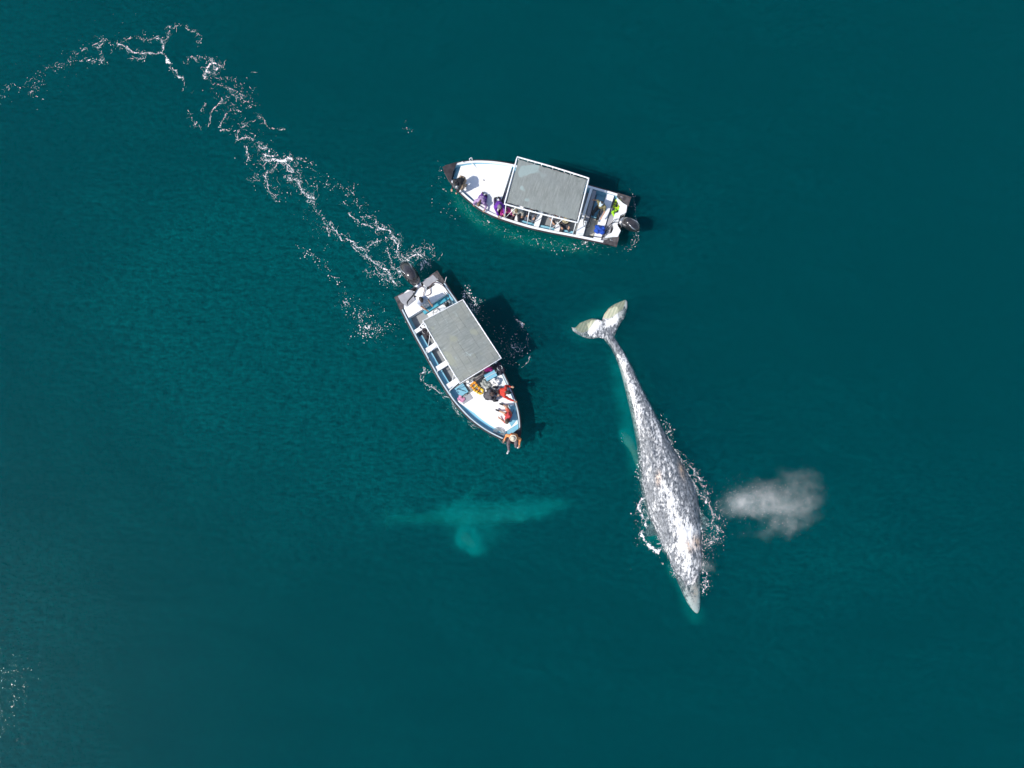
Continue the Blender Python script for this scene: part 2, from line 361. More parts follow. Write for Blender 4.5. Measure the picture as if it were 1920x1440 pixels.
def murk(name, box_px, z0, z1, blobs, dens, col=(0, .95, .92), warp=.6, ns=1.1, **k):
    """scattering cloud: bubbly water, or haze added for the glow of scattered light"""
    zc = (z0 + z1) / 2; a, b = P(box_px[0], box_px[3], zc), P(box_px[2], box_px[1], zc); c = (a + b) / 2; h = (b - a) / 2
    t = NT(name); co = t.coord('Object'); wn_ = t.add('TexNoise', Scale=1.1, Detail=3, Roughness=.5); t.link(co, wn_.inputs[0])
    v = t.n.new('ShaderNodeVectorMath'); v.operation = 'MULTIPLY_ADD'; t.link(wn_.outputs['Color'], v.inputs[0]); v.inputs[1].default_value = (warp, warp, 0); t.link(co, v.inputs[2])
    sx = t.add('SeparateXYZ'); t.link(v.outputs[0], sx.inputs[0]); tot = None
    for px, py, rx, ry, ang, amp in blobs:
        p = P(px, py, zc) - c; ca, sa = math.cos(R(ang)), math.sin(R(ang))
        dx, dy = t.math('SUBTRACT', sx.outputs[0], p.x + warp / 2), t.math('SUBTRACT', sx.outputs[1], p.y + warp / 2)
        u = t.math('DIVIDE', t.math('ADD', t.math('MULTIPLY', dx, ca), t.math('MULTIPLY', dy, -sa)), rx / 40); w = t.math('DIVIDE', t.math('ADD', t.math('MULTIPLY', dx, sa), t.math('MULTIPLY', dy, ca)), ry / 40)
        g = t.math('MULTIPLY', t.math('EXPONENT', t.math('MULTIPLY', t.math('ADD', t.math('MULTIPLY', u, u), t.math('MULTIPLY', w, w)), -1)), amp)
        tot = g if tot is None else t.math('ADD', tot, g)
    d = t.math('MULTIPLY', t.math('SUBTRACT', tot, .02, clamp=True), t.math('MULTIPLY', t.ramp(t.noise(ns, 4, .6, co), .25, .65), dens))
    s = t.add('VolumeScatter', Color=(*col, 1), Density=d); t.link(s.outputs[0], t.out.inputs['Volume'])
    bm = bmesh.new(); zh = (z1 - z0) / 2; box(bm, -h.x, h.x, -h.y, h.y, -zh, zh)
    o = build(name, bm, t.m, kind='stuff', **k); o.location = c
murk('cloudy_water', (650, 860, 1120, 1090), -1.2, -.1, [(965, 956, 52, 14, -3, 1.2), (868, 962, 34, 15, 0, 1.4), (883, 1013, 12, 16, -35, 7.5), (874, 1002, 12, 14, 10, 2.0), (770, 970, 60, 14, 0, .22), (884, 928, 28, 7, -45, .28), (1010, 948, 24, 13, 0, .5), (895, 985, 45, 34, 0, .35), (1045, 945, 30, 10, -8, .22)], 3.0,
     warp=1.0, ns=1.5, label='hazy turquoise glow in the water around the deep whale', cat='cloudy water')  # added haze imitates the blur and glow of light scattered around the whale
murk('cloudy_water', (1050, 545, 1225, 905), -1.0, -.15, [(1195, 760, 26, 110, -14, .35), (1162, 720, 12, 55, -10, .5), (1176, 790, 14, 40, -8, .5), (1140, 590, 45, 22, -30, .45), (1098, 618, 34, 20, 0, .35), (1190, 850, 10, 34, 0, .8), (1178, 822, 9, 13, -30, 4.5), (1187, 843, 6, 13, -30, 2.6)], 1.9,
     label='teal glow in the water left of the surfacing whale tail and flank', cat='cloudy water')  # haze added as the halo of light scattered beside the body
murk('cloudy_water', (1180, 890, 1380, 1170), -1.0, -.15, [(1222, 985, 16, 40, 0, .6), (1232, 1010, 18, 14, 0, .7), (1330, 985, 14, 26, 0, .6), (1285, 1110, 14, 50, -22, .8), (1262, 1075, 8, 30, -25, .5), (1308, 1150, 10, 10, 0, .3)], 1.5, (.0, .97, .85),
     label='green tinted water around the head and shoulders of the surfacing whale', cat='cloudy water')
murk('cloudy_water', (810, 320, 1160, 520), -1.0, -.12, [(868, 382, 30, 9, 45, .8), (905, 415, 40, 10, 35, .8), (975, 445, 45, 10, 18, .6), (1050, 458, 60, 11, 6, .6), (900, 400, 60, 20, 35, .3), (1010, 440, 90, 25, 12, .25)], 1.5, (0, .95, .62), .8, 2.6,
     label='green disturbed water along the lower side of the upper boat', cat='cloudy water')

# ---------------------------------------------------------------- foam
def foam_mat(name, col, rough=.6):
    t = NT(name); p = t.add('BsdfPrincipled', Roughness=rough); p.inputs['Base Color'].default_value = (*col, 1)
    b = t.add('Bump', Strength=.5, Distance=.01); t.link(t.noise(60, 3, .6, t.coord()), b.inputs['Height']); t.link(b.outputs[0], p.inputs['Normal'])
    t.link(p.outputs[0], t.out.inputs[0]); return t.m
FOAM = foam_mat('foam', (.86, .86, .85)); BUB = foam_mat('sunk_bubbles', (.62, .74, .66))
class Foam:
    """small domed lumps of froth floating on (or sunk in) the water; all sizes in photo pixels"""
    def __init__(s, k=.74): s.V = []; s.F = []; s.k = k
    def lump(s, x, y, r, ang=0, el=1.0, z=0.0, dome=.5):
        n = 7; c = P(x, y, z); rr = r / 40 * s.k; b = len(s.V); ca, sa = math.cos(ang), math.sin(ang)
        for k in range(n):
            q = 2 * math.pi * k / n; m = rr * random.uniform(.65, 1.2); u, v = math.cos(q) * m * el, math.sin(q) * m
            s.V.append((c.x + u * ca - v * sa, c.y + u * sa + v * ca, z + .006))
        s.V.append((c.x, c.y, z + rr * dome + .004))
        for k in range(n): s.F.append((b + k, b + (k + 1) % n, b + n))
    def dots(s, cx, cy, sx, sy, ang, n, r0=.35, r1=1.0, z=0):
        a = R(ang)
        for _ in range(n):
            u, v = random.gauss(0, sx), random.gauss(0, sy)
            zz = z if not isinstance(z, tuple) else random.uniform(*z)
            s.lump(cx + u * math.cos(a) - v * math.sin(a), cy + u * math.sin(a) + v * math.cos(a), (r0 * .8 + (r1 * 1.25 - r0) * random.random() ** 3), random.uniform(0, 3), random.uniform(1, 2.2), zz)
    def curl(s, x, y, d, n, r, turn=.5, drop=.25):
        for k in range(n):
            if random.random() > drop: s.lump(x, y, r * random.uniform(.6, 1.2) * (1 - .5 * k / n), -d, 1.6)
            x += math.cos(d) * 1.1; y += math.sin(d) * 1.1; d += random.gauss(0, turn)
    def strand(s, pts, r, spread=3.0, dens=1.0, gap=.25, curls=.3):
        cur = crm([(x, y, 0) for x, y in pts], 10); ph = random.uniform(0, 100)
        for a, b in zip(cur, cur[1:]):
            L = (b - a).length; d = math.atan2(b.y - a.y, b.x - a.x)
            for k in range(max(1, int(L / .42))):
                p = a.lerp(b, random.random()); g = noise.noise((p.x * .16 + ph, p.y * .16, 0)); h = noise.noise((p.x * .55, p.y * .55, ph + 9))
                w = noise.noise((p.x * .06, p.y * .06, ph)) * 2.4 + noise.noise((p.x * .25, p.y * .25, ph)) * 1.3
                if r > 0 and g + .55 * h > -.42 + gap * 1.5 and random.random() < .8:
                    rr = r * (.30 + .75 * max(0, g + .30)); q = random.gauss(0, .55 * r); s.lump(p.x + w - math.sin(d) * q, p.y - w + math.cos(d) * q, rr * random.uniform(.5, 1.3), random.uniform(0, 3.1), random.uniform(1, 2))
                if random.random() < .27 * dens:
                    q = random.gauss(0, spread); s.lump(p.x + w - math.sin(d) * q + random.gauss(0, 1), p.y - w + math.cos(d) * q, (.18 + .75 * random.random() ** 3), random.uniform(0, 3), 1.6)
                if random.random() < .13 * curls + .03:
                    q = random.gauss(0, spread); s.curl(p.x - math.sin(d) * q, p.y + math.cos(d) * q, random.uniform(0, 6.3), random.randint(4, 13), random.uniform(.22, .62))
    def done(s, name, mat=None, **k):
        V = np.array(s.V); o = Vector(V.mean(0)); o.z = 0; V -= np.array(o)
        ob = raw(name, V, s.F, mat or FOAM, smooth=False, kind='stuff', **k); ob.location = o
f = Foam()
for pts, r, sp, de, ga, cu in [
    ([(232, 86), (240, 90), (243, 96), (258, 99), (276, 101), (291, 101), (303, 97), (307, 89), (304, 78), (294, 72)], 1.05, 3, .8, .0, .3),
    ([(303, 98), (311, 107), (314, 113)], 1.3, 1.5, .5, 0, .2), ([(314, 110), (315, 119)], 3.0, 1.5, .5, 0, .2), ([(316, 120), (320, 129), (328, 133), (331, 139), (337, 145), (345, 148)], 1.2, 2.5, 1, 0, .4),
    ([(346, 150), (345, 162), (341, 172)], .6, 1.2, .4, .3, .2), ([(312, 52), (317, 48), (324, 55), (330, 47), (336, 45)], .8, 2.5, 1.2, .1, .5),
    ([(300, 75), (311, 74), (318, 66), (315, 58), (312, 52)], .5, 3.5, 1.3, .4, .4), ([(342, 49), (356, 56), (368, 62), (377, 74), (372, 88)], .6, 2, .7, .35, .2),
    ([(385, 150), (387, 133), (394, 120), (407, 118), (418, 128)], 1.6, 6, 2.2, .0, 1.2), ([(388, 134), (402, 135), (408, 126)], 1.3, 4, 1.6, .1, 1),
    ([(345, 118), (356, 108), (368, 104), (382, 110), (398, 116)], .7, 3.5, .9, .3, .5), ([(0, 196), (2, 178), (12, 165), (28, 162), (45, 166), (56, 152), (78, 152)], .45, 6, .5, .5, .15),
    ([(56, 172), (66, 180), (82, 187)], .7, 2, .5, .4, .1), ([(60, 170), (75, 150), (85, 133), (106, 124), (130, 125), (136, 108), (160, 93), (185, 80), (203, 70)], .6, 5, 1.0, .4, .3),
    ([(148, 115), (165, 114), (180, 114), (188, 112), (194, 120)], 1.0, 3, 1, .2, .5), ([(190, 95), (191, 110), (198, 120)], .6, 2, .6, .3, .2), ([(185, 90), (195, 78), (200, 74)], .9, 2.5, 1, .2, .3),
    ([(205, 85), (218, 84), (230, 82), (238, 88)], .9, 4, 1.5, .2, .8), ([(235, 76), (245, 72), (257, 72), (272, 76), (286, 73), (300, 66)], .7, 4, 1.2, .3, .6), ([(245, 110), (258, 110), (272, 108), (280, 98)], .6, 3.5, 1.2, .3, .5),
    ([(415, 183), (416, 190), (406, 199), (397, 209), (395, 225), (390, 238)], 1.0, 1.5, .6, .0, .2), ([(451, 211), (441, 206), (427, 210), (419, 223), (414, 233), (414, 245), (423, 242), (434, 247)], .85, 3, 1, .15, .3),
    ([(468, 233), (460, 235), (447, 245), (447, 261), (458, 258), (468, 259), (475, 265)], .9, 2.5, 1, .05, .4), ([(463, 268), (464, 282), (466, 298), (458, 305)], 1.0, 3, 1, .1, .5),
    ([(375, 210), (386, 194), (388, 193)], .4, 1, .4, .3, .1), ([(352, 206), (362, 220), (364, 235), (378, 238)], .55, 3, .6, .35, .3),
    ([(484, 273), (493, 278), (500, 275), (505, 280), (503, 285)], 1.3, 4, 1.8, 0, 1), ([(493, 289), (500, 293), (514, 292), (522, 289)], 1.2, 4, 1.5, 0, .8), ([(496, 294), (500, 303), (514, 299), (531, 301), (540, 296), (552, 298)], 1.8, 4, 2, 0, 1.2),
    ([(520, 300), (532, 302), (545, 298)], 2.2, 3, 1.5, 0, 1), ([(552, 299), (568, 301), (580, 305), (592, 318)], .6, 5, .9, .35, .3),
    ([(520, 304), (515, 315), (505, 322), (497, 330), (501, 346), (507, 363), (512, 372)], .8, 3, .9, .2, .3), ([(533, 303), (537, 311), (540, 320), (550, 324), (545, 314), (535, 306)], 1.0, 4, 1.4, .1, .8),
    ([(540, 329), (541, 334), (555, 339), (562, 346), (566, 357), (573, 365), (590, 374)], 1.1, 4.5, 1.4, .05, .7), ([(537, 342), (541, 335)], 1, 2, .5, 0, .2), ([(467, 325), (475, 332), (487, 340)], .6, 6, 1.3, .3, .6), ([(507, 363), (520, 372), (526, 377)], .7, 4, 1.2, .3, .5),
    ([(430, 165), (445, 172), (449, 182), (470, 196), (474, 202)], .6, 6, 1.6, .3, .6), ([(400, 155), (420, 160), (440, 150), (455, 165), (462, 185)], .4, 9, 1.6, .5, .5), ([(481, 218), (492, 222), (500, 236), (518, 242), (535, 243)], .7, 2, .6, .25, .2),
    ([(395, 150), (420, 195), (450, 225), (475, 262), (505, 285)], 0, 16, 1.3, 1, .4), ([(545, 310), (560, 340), (590, 345), (600, 320)], 0, 13, 1.2, 1, .3), ([(470, 300), (500, 310), (520, 350), (530, 375)], 0, 12, 1.0, 1, .3),
    ([(543, 335), (559, 340), (562, 352), (577, 370), (592, 375)], .9, 4, 1.2, .15, .5), ([(590, 374), (590, 392), (598, 404)], .5, 3, .8, .4, .3), ([(604, 402), (609, 407), (604, 413), (610, 424), (616, 434), (616, 443)], .9, 3, 1, .1, .4),
    ([(618, 418), (628, 429), (634, 439), (642, 452)], 1.1, 3.5, 1.3, .05, .7), ([(648, 447), (656, 452), (663, 455), (671, 464), (682, 467), (689, 482), (700, 490), (709, 498), (724, 507), (736, 525), (748, 539)], 1.2, 4.5, 1.8, .02, 1.1),
    ([(660, 462), (672, 473), (685, 485)], .8, 1.5, .5, .1, .2), ([(642, 380), (653, 385)], .8, 2, .5, .1, .2), ([(653, 399), (661, 408), (673, 415), (684, 421), (701, 426), (719, 435)], .8, 3, 1, .1, .4),
    ([(604, 345), (625, 350), (645, 352), (660, 363), (672, 376)], .4, 7, 1.0, .5, .3), ([(660, 380), (680, 395), (700, 410)], .3, 9, 1.1, .5, .4), ([(704, 410), (712, 426), (732, 434), (738, 445), (748, 456), (744, 474), (752, 487), (767, 488)], 1.1, 6, 1.9, .05, 1.3),
    ([(755, 480), (764, 485), (780, 477), (792, 482), (805, 496), (809, 498)], 1.3, 4.5, 1.8, 0, 1.2), ([(685, 467), (700, 456), (717, 451)], .8, 3, 1, .15, .5), ([(722, 447), (738, 449), (745, 458)], 1.2, 4, 1.6, .0, 1), ([(788, 490), (792, 500), (789, 507)], 1.3, 4, 1.3, 0, 1),
    ([(733, 500), (742, 505), (752, 512)], 1.2, 4.5, 1.6, .0, 1), ([(700, 500), (720, 520), (735, 532)], .7, 7, 1.6, .2, .9), ([(682, 505), (690, 510), (705, 515)], .6, 3, .8, .3, .4), ([(725, 462), (730, 480), (736, 498)], .7, 3, .9, .2, .5),
    ([(770, 470), (790, 466), (810, 468), (820, 490)], .3, 7, 1.2, .5, .6), ([(750, 520), (760, 500), (775, 492)], .8, 6, 1.5, .2, 1)]:
    f.strand(pts, r, sp, de, ga, cu)
f.dots(578, 478, 14, 6, 35, 40); f.dots(610, 500, 8, 4, 35, 22); f.dots(628, 525, 8, 4, 20, 18); f.dots(590, 420, 40, 14, 50, 60, .25, .5); f.dots(150, 100, 60, 20, -30, 50, .25, .5)
f.done('wake_foam', label='long curving trail of scattered white foam behind the lower boat', cat='foam')
f = Foam(); f.dots(648, 565, 7, 10, -20, 60, .3, .9); f.dots(675, 590, 10, 8, 30, 70, .3, .9); f.dots(690, 620, 14, 10, 0, 130, .35, 1.1); f.dots(720, 615, 16, 10, 0, 50, .3, .7); f.dots(690, 605, 25, 22, 20, 70, .25, .6)
f.dots(764, 240, 8, 5, 60, 10, .4, .8)
f.done('foam_flecks', label='loose cluster of small foam flecks left of the lower boat', cat='foam')
f = Foam(); f.dots(876, 552, 6, 8, 0, 80, .4, 1.2); f.dots(888, 575, 8, 9, 30, 110, .35, 1.1); f.dots(896, 600, 7, 12, 60, 60, .3, .8); f.strand([(884, 582), (890, 584), (895, 590)], 1.1, 2, 1, 0, .8)
f.dots(950, 640, 14, 12, 0, 60, .3, .8); f.dots(965, 652, 10, 8, 0, 90, .35, 1.1); f.dots(950, 668, 14, 10, 0, 70, .3, .8); f.strand([(970, 598), (975, 603), (981, 613)], 1.4, 1.5, 1.5, 0, .6)
f.strand([(981, 613), (986, 625), (989, 640), (990, 655), (992, 668)], .35, 1.2, .3, .3, .05); f.strand([(992, 668), (990, 678), (984, 684), (979, 688)], .8, .8, .3, 0, .1)
f.strand([(791, 688), (795, 696), (790, 702), (788, 710), (795, 716), (802, 722), (812, 727)], .8, 2.5, .9, .1, .3); f.strand([(790, 700), (808, 695), (814, 702)], .6, 3, .8, .2, .3); f.strand([(812, 727), (826, 737), (840, 745), (848, 756), (858, 772), (866, 780)], .7, 2.2, .8, .15, .4)
f.strand([(876, 786), (879, 796), (886, 803), (894, 806)], .45, .5, .2, .05, 0); f.strand([(880, 787), (883, 795), (890, 800), (899, 803)], .35, .5, .2, .1, 0); f.strand([(914, 816), (920, 820), (928, 820)], .3, .5, .2, .1, 0); f.strand([(934, 820), (937, 828), (948, 832), (956, 834)], .4, .5, .3, .1, 0)
f.dots(905, 640, 40, 50, 60, 70, .25, .5)
f.done('bow_foam', label='thin foam arcs and droplets along both sides of the lower boat', cat='foam')
f = Foam(); f.dots(925, 425, 22, 6, 25, 30, .25, .6); f.dots(975, 445, 22, 6, 20, 35, .25, .7); f.dots(1035, 460, 24, 6, 10, 60, .25, .7); f.dots(1085, 462, 22, 5, 0, 60, .3, .9); f.dots(1097, 455, 4, 2, 0, 25, .5, 1.2); f.dots(850, 395, 25, 12, 40, 30, .3, .7)
f.strand([(913, 414), (916, 418)], 1.2, .5, .3, 0, 0); f.strand([(829, 356), (837, 358)], 1.1, 2, .2, .2, 0); f.dots(826, 322, 6, 10, 0, 14, .4, .9)
f.strand([(1193, 440), (1190, 452), (1183, 462), (1175, 470)], .5, 3.5, 1.5, .3, .8); f.strand([(1181, 353), (1187, 368), (1189, 385), (1191, 398)], .3, .6, .4, .2, 0); f.strand([(1190, 402), (1194, 415), (1195, 430), (1192, 442)], .3, .6, .4, .2, 0)
f.done('side_foam', label='fine foam specks along the lower side and stern of the upper boat', cat='foam')
f = Foam()
for pts, r, sp, de, ga, cu in [([(1227, 923), (1215, 931), (1203, 937), (1196, 951), (1206, 970), (1212, 989)], 1.7, 3.5, 1.3, -.05, .8), ([(1203, 995), (1204, 1003), (1210, 1017), (1222, 1028), (1231, 1033), (1241, 1028)], 2.1, 3.5, 1.3, -.05, .8),
    ([(1222, 1024), (1230, 1033), (1236, 1034)], 2.6, 2, 1, -.1, .5), ([(1231, 1021), (1237, 1019), (1245, 1012)], .7, 1.5, .6, .1, .2), ([(1215, 975), (1214, 965), (1200, 945)], .8, 3, 1, .1, .6), ([(1200, 870), (1201, 858), (1206, 850)], .9, 3, 1.5, .1, .8),
    ([(1312, 930), (1323, 934), (1326, 943)], 1.2, 5, 2.2, .05, 1.2), ([(1326, 943), (1335, 960), (1335, 979), (1321, 984), (1312, 996)], .9, 3.5, 1.2, .05, .5), ([(1333, 981), (1345, 989), (1349, 998), (1359, 996)], 1.1, 3.5, 1.6, .05, .8),
    ([(1321, 1021), (1337, 1014), (1345, 1010)], .9, 5, 1.8, .1, .8), ([(1285, 868), (1297, 878), (1303, 890)], 1.1, 4, 1.8, .1, 1), ([(1303, 890), (1312, 897), (1318, 908), (1321, 912)], 1.0, 4, 1.6, .1, .9), ([(1325, 920), (1329, 927)], .8, 1.5, .6, .1, .3)]:
    f.strand(pts, r, sp, de, ga, cu)
for pts in ([(1199, 843), (1203, 873), (1206, 905), (1212, 935)], [(1232, 1005), (1241, 1018), (1252, 1039), (1261, 1062), (1270, 1086)], [(1247, 808), (1262, 838), (1281, 870), (1301, 903), (1309, 930)], [(1312, 950), (1314, 985), (1317, 1015), (1318, 1045), (1317, 1075)]):
    f.strand(pts, .55, 2.2, 1.2, .12, 1.2)
f.dots(1252, 800, 5, 12, -30, 45, .3, .9); f.dots(1258, 812, 4, 7, -30, 25, .3, .8); f.dots(1323, 1095, 5, 10, 15, 110, .3, 1.0); f.dots(1327, 1070, 6, 25, 10, 60, .3, .7); f.dots(1345, 970, 8, 20, 0, 110, .3, .7); f.dots(1338, 1005, 12, 14, 0, 130, .3, .8); f.dots(1320, 925, 8, 10, 0, 60, .3, .8)
f.dots(1196, 885, 3, 16, 0, 35, .3, .8); f.dots(1200, 965, 7, 30, 0, 60, .3, .7); f.dots(1183, 963, .4, .4, 0, 3, .8, 1.2); f.dots(1242, 1056, 1, 1, 0, 4, .6, 1.1); f.dots(1237, 1046, .4, .4, 0, 2, .5, .8); f.dots(1167, 820, 2, 4, 0, 5, .4, .7)
f.done('splash_foam', label='white splash foam in broken rings around the shoulders of the surfacing whale', cat='foam')
f = Foam()
for cx, cy, sx, sy, a, n in [(862, 380, 14, 5, 45, 500), (900, 410, 22, 6, 35, 900), (885, 395, 30, 10, 40, 500), (960, 435, 30, 7, 18, 700), (1040, 455, 40, 7, 10, 900), (1110, 465, 30, 6, 0, 400), (862, 775, 9, 3, 55, 350), (836, 745, 10, 3, 45, 300),
    (840, 760, 25, 6, 50, 300), (1216, 965, 7, 26, 0, 500), (1228, 1008, 12, 12, 0, 500), (1330, 985, 9, 20, 0, 600), (1198, 915, 5, 22, 10, 350), (1330, 1020, 8, 8, 0, 200), (770, 500, 26, 14, 20, 700), (720, 480, 40, 12, 50, 800), (945, 650, 22, 16, 40, 400)]:
    f.dots(cx, cy, sx, sy, a, n // 6, .3, .8, (-1.0, -.3))
f.done('sunk_bubbles', BUB, label='pale green clouds of fine bubbles under the water beside boats and whale', cat='bubbles')

# ---------------------------------------------------------------- spout mist
def mist_mat(name, blobs, dens, c0):
    t = NT(name); co = t.coord('Object'); wn_ = t.add('TexNoise', Scale=1.0, Detail=6, Roughness=.65); t.link(co, wn_.inputs[0])
    v = t.n.new('ShaderNodeVectorMath'); v.operation = 'MULTIPLY_ADD'; t.link(wn_.outputs['Color'], v.inputs[0]); v.inputs[1].default_value = (1.9, 1.7, 0); t.link(co, v.inputs[2])
    sx = t.add('SeparateXYZ'); t.link(v.outputs[0], sx.inputs[0]); zz = t.add('SeparateXYZ'); t.link(co, zz.inputs[0]); tot = None
    for px, py, rx, ry, amp in blobs:
        p = P(px, py, 1.0) - c0
        a = t.math('DIVIDE', t.math('SUBTRACT', sx.outputs[0], p.x + .95), rx / 40); b = t.math('DIVIDE', t.math('SUBTRACT', sx.outputs[1], p.y + .85), ry / 40)
        g = t.math('MULTIPLY', t.math('EXPONENT', t.math('MULTIPLY', t.math('ADD', t.math('MULTIPLY', a, a), t.math('MULTIPLY', b, b)), -1)), amp)
        tot = g if tot is None else t.math('ADD', tot, g)
    z2 = t.math('MULTIPLY', zz.outputs[2], 1.3); zf = t.math('EXPONENT', t.math('MULTIPLY', t.math('MULTIPLY', z2, z2), -1))
    n2 = t.ramp(t.noise(1.25, 7, .7, co), .34, .70)
    d = t.math('MULTIPLY', t.math('MULTIPLY', tot, zf), t.math('ADD', t.math('MULTIPLY', t.math('MULTIPLY', n2, n2), 1.25), .05))
    d = t.math('MULTIPLY', t.math('SUBTRACT', d, .012, clamp=True), dens)
    s = t.add('VolumeScatter', Color=(1, .965, .94, 1), Density=d, Anisotropy=-.45); t.link(s.outputs[0], t.out.inputs['Volume']); return t.m
def mist(name, box_px, blobs, dens, n, **k):
    a, b = P(box_px[0], box_px[3], 1.0), P(box_px[2], box_px[1], 1.0); c = (a + b) / 2; h = (b - a) / 2
    bm = bmesh.new(); box(bm, -h.x, h.x, -h.y, h.y, -.95, .95)
    o = build(name, bm, mist_mat(name, blobs, dens, c), kind='stuff', **k); o.location = c
mist('spout_mist', (1300, 830, 1640, 1060), [(1392, 944, 26, 15, .7), (1430, 930, 40, 20, .75), (1425, 954, 48, 10, .9), (1475, 950, 36, 26, .6), (1512, 925, 24, 30, .34), (1472, 984, 20, 12, .6), (1490, 890, 26, 12, .2), (1430, 1000, 50, 14, .12)],
     0.56, 0, label='pale cloud of spout mist drifting to the right of the whale', cat='mist')
mist('head_mist', (1305, 1035, 1350, 1085), [(1325, 1060, 9, 9, .7)], .7, 0, label='small puff of mist beside the whale head', cat='mist')
f = Foam()
for cx, cy, sx_, sy_, n in [(1400, 945, 28, 20, 220), (1440, 935, 40, 24, 260), (1370, 930, 18, 18, 160), (1480, 960, 35, 28, 120)]:
    f.dots(cx, cy, sx_, sy_, -8, n, .12, .34, (.3, 1.6))
f.done('spray_drops', label='fine white drops in the mist right of the whale', cat='spray')

# ================================================================ boats
M = dict(
    white=paint('boat_white', (.83, .84, .84), .35, (.74, .75, .75), 1.3, .15, 40, coat=.2),
    cap=paint('cap_grey_blue', (.50, .58, .62), .45, (.38, .46, .50), 3, .2, 40),
    deck=paint('deck_white', (.86, .85, .85), .55, (.79, .79, .79), 2.2, .3, 90),
    blue=paint('boat_light_blue', (.19, .45, .58), .45, (.26, .52, .63), 2.0, .2, 40),
    blue2=paint('boat_teal_blue', (.05, .34, .45), .45, (.09, .42, .53), 2.0, .2, 40),
    dark=paint('rubber_dark', (.016, .013, .016), .6, (.045, .038, .042), 3, .3, 60),
    pad=paint('corner_pad', (.035, .031, .033), .7, (.10, .088, .088), 5, .6, 50, lo=.4, hi=.62),
    floor=paint('floor_grey', (.25, .26, .27), .7, (.34, .34, .33), 1.6, .4, 60),
    greyseat=paint('grey_seat', (.34, .34, .36), .6, (.27, .27, .29), 3, .3, 60),
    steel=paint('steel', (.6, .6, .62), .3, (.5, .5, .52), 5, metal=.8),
    cowl=paint('motor_cowling', (.022, .02, .022), .22, (.07, .06, .062), 2, .15, 12, coat=.8),
    black=paint('black_plastic', (.012, .012, .014), .4, (.03, .03, .03), 4, .2, 40),
    hose=paint('hose', (.10, .035, .035), .4, (.05, .02, .02), 6),
)
def canopy_mat(name, kind):
    t = NT(name); co = t.coord('Object')
    a = t.noise(16, 4, .7, t.coord('Object', (.9, .12, 1))); b = t.noise(.9, 4, .55, co); c = t.noise(30, 3, .6, co)
    col = t.mix(t.ramp(a, .3, .7), (.34, .37, .345), (.52, .545, .52))
    col = t.mix(t.math('MULTIPLY', t.ramp(b, .45, .65), .5), col, (.46, .50, .485) if kind == 1 else (.52, .52, .45))
    if kind == 1:      # pale faded patches near the front, one darker seam
        pt = t.ramp(t.noise(1.15, 2, .4, t.coord('Object', (1, 1, 1), (0, 0, .4))), .585, .615)
        sx = t.add('SeparateXYZ'); t.link(co, sx.inputs[0]); fr = t.ramp(sx.outputs[0], .2, .6)
        col = t.mix(t.math('MULTIPLY', t.math('MULTIPLY', pt, fr), .75), col, (.56, .68, .66))
    else:              # creased panels, stains and white scuffs
        sx = t.add('SeparateXYZ'); t.link(co, sx.inputs[0]); wob = t.math('MULTIPLY', t.math('SUBTRACT', t.noise(1.0, 2, .5, co), .5), .12)
        fr = t.math('ABSOLUTE', t.math('SUBTRACT', t.math('FRACT', t.math('MULTIPLY', t.math('ADD', sx.outputs[1], wob), 3.1)), .5))
        cr = t.math('ABSOLUTE', t.math('SUBTRACT', t.math('ADD', sx.outputs[0], wob), -.15))
        seam = t.math('MAXIMUM', t.ramp(fr, .05, .015), t.ramp(cr, .018, .004))
        col = t.mix(t.math('MULTIPLY', t.math('MULTIPLY', seam, t.ramp(t.noise(1.7, 3, .6, co), .42, .60)), .60), col, (.16, .19, .19))
        col = t.mix(t.math('MULTIPLY', t.ramp(t.noise(2.6, 6, .75, t.coord('Object', (.8, 1.6, 1))), .60, .68), .7), col, (.70, .80, .79))
        col = t.mix(t.math('MULTIPLY', t.ramp(t.noise(1.3, 2, .4, t.coord('Object', (1, 1.2, 1), (0, 0, 1))), .60, .66), .6), col, (.56, .57, .44))
    p = t.add('BsdfPrincipled', Roughness=.75); t.link(col, p.inputs['Base Color'])
    hb = t.math('ADD', t.math('MULTIPLY', b, 1.0), t.math('MULTIPLY', a, .12)); bp = t.add('Bump', Strength=.5, Distance=.12, Height=hb); t.link(bp.outputs[0], p.inputs['Normal'])
    t.link(p.outputs[0], t.out.inputs[0]); return t.m

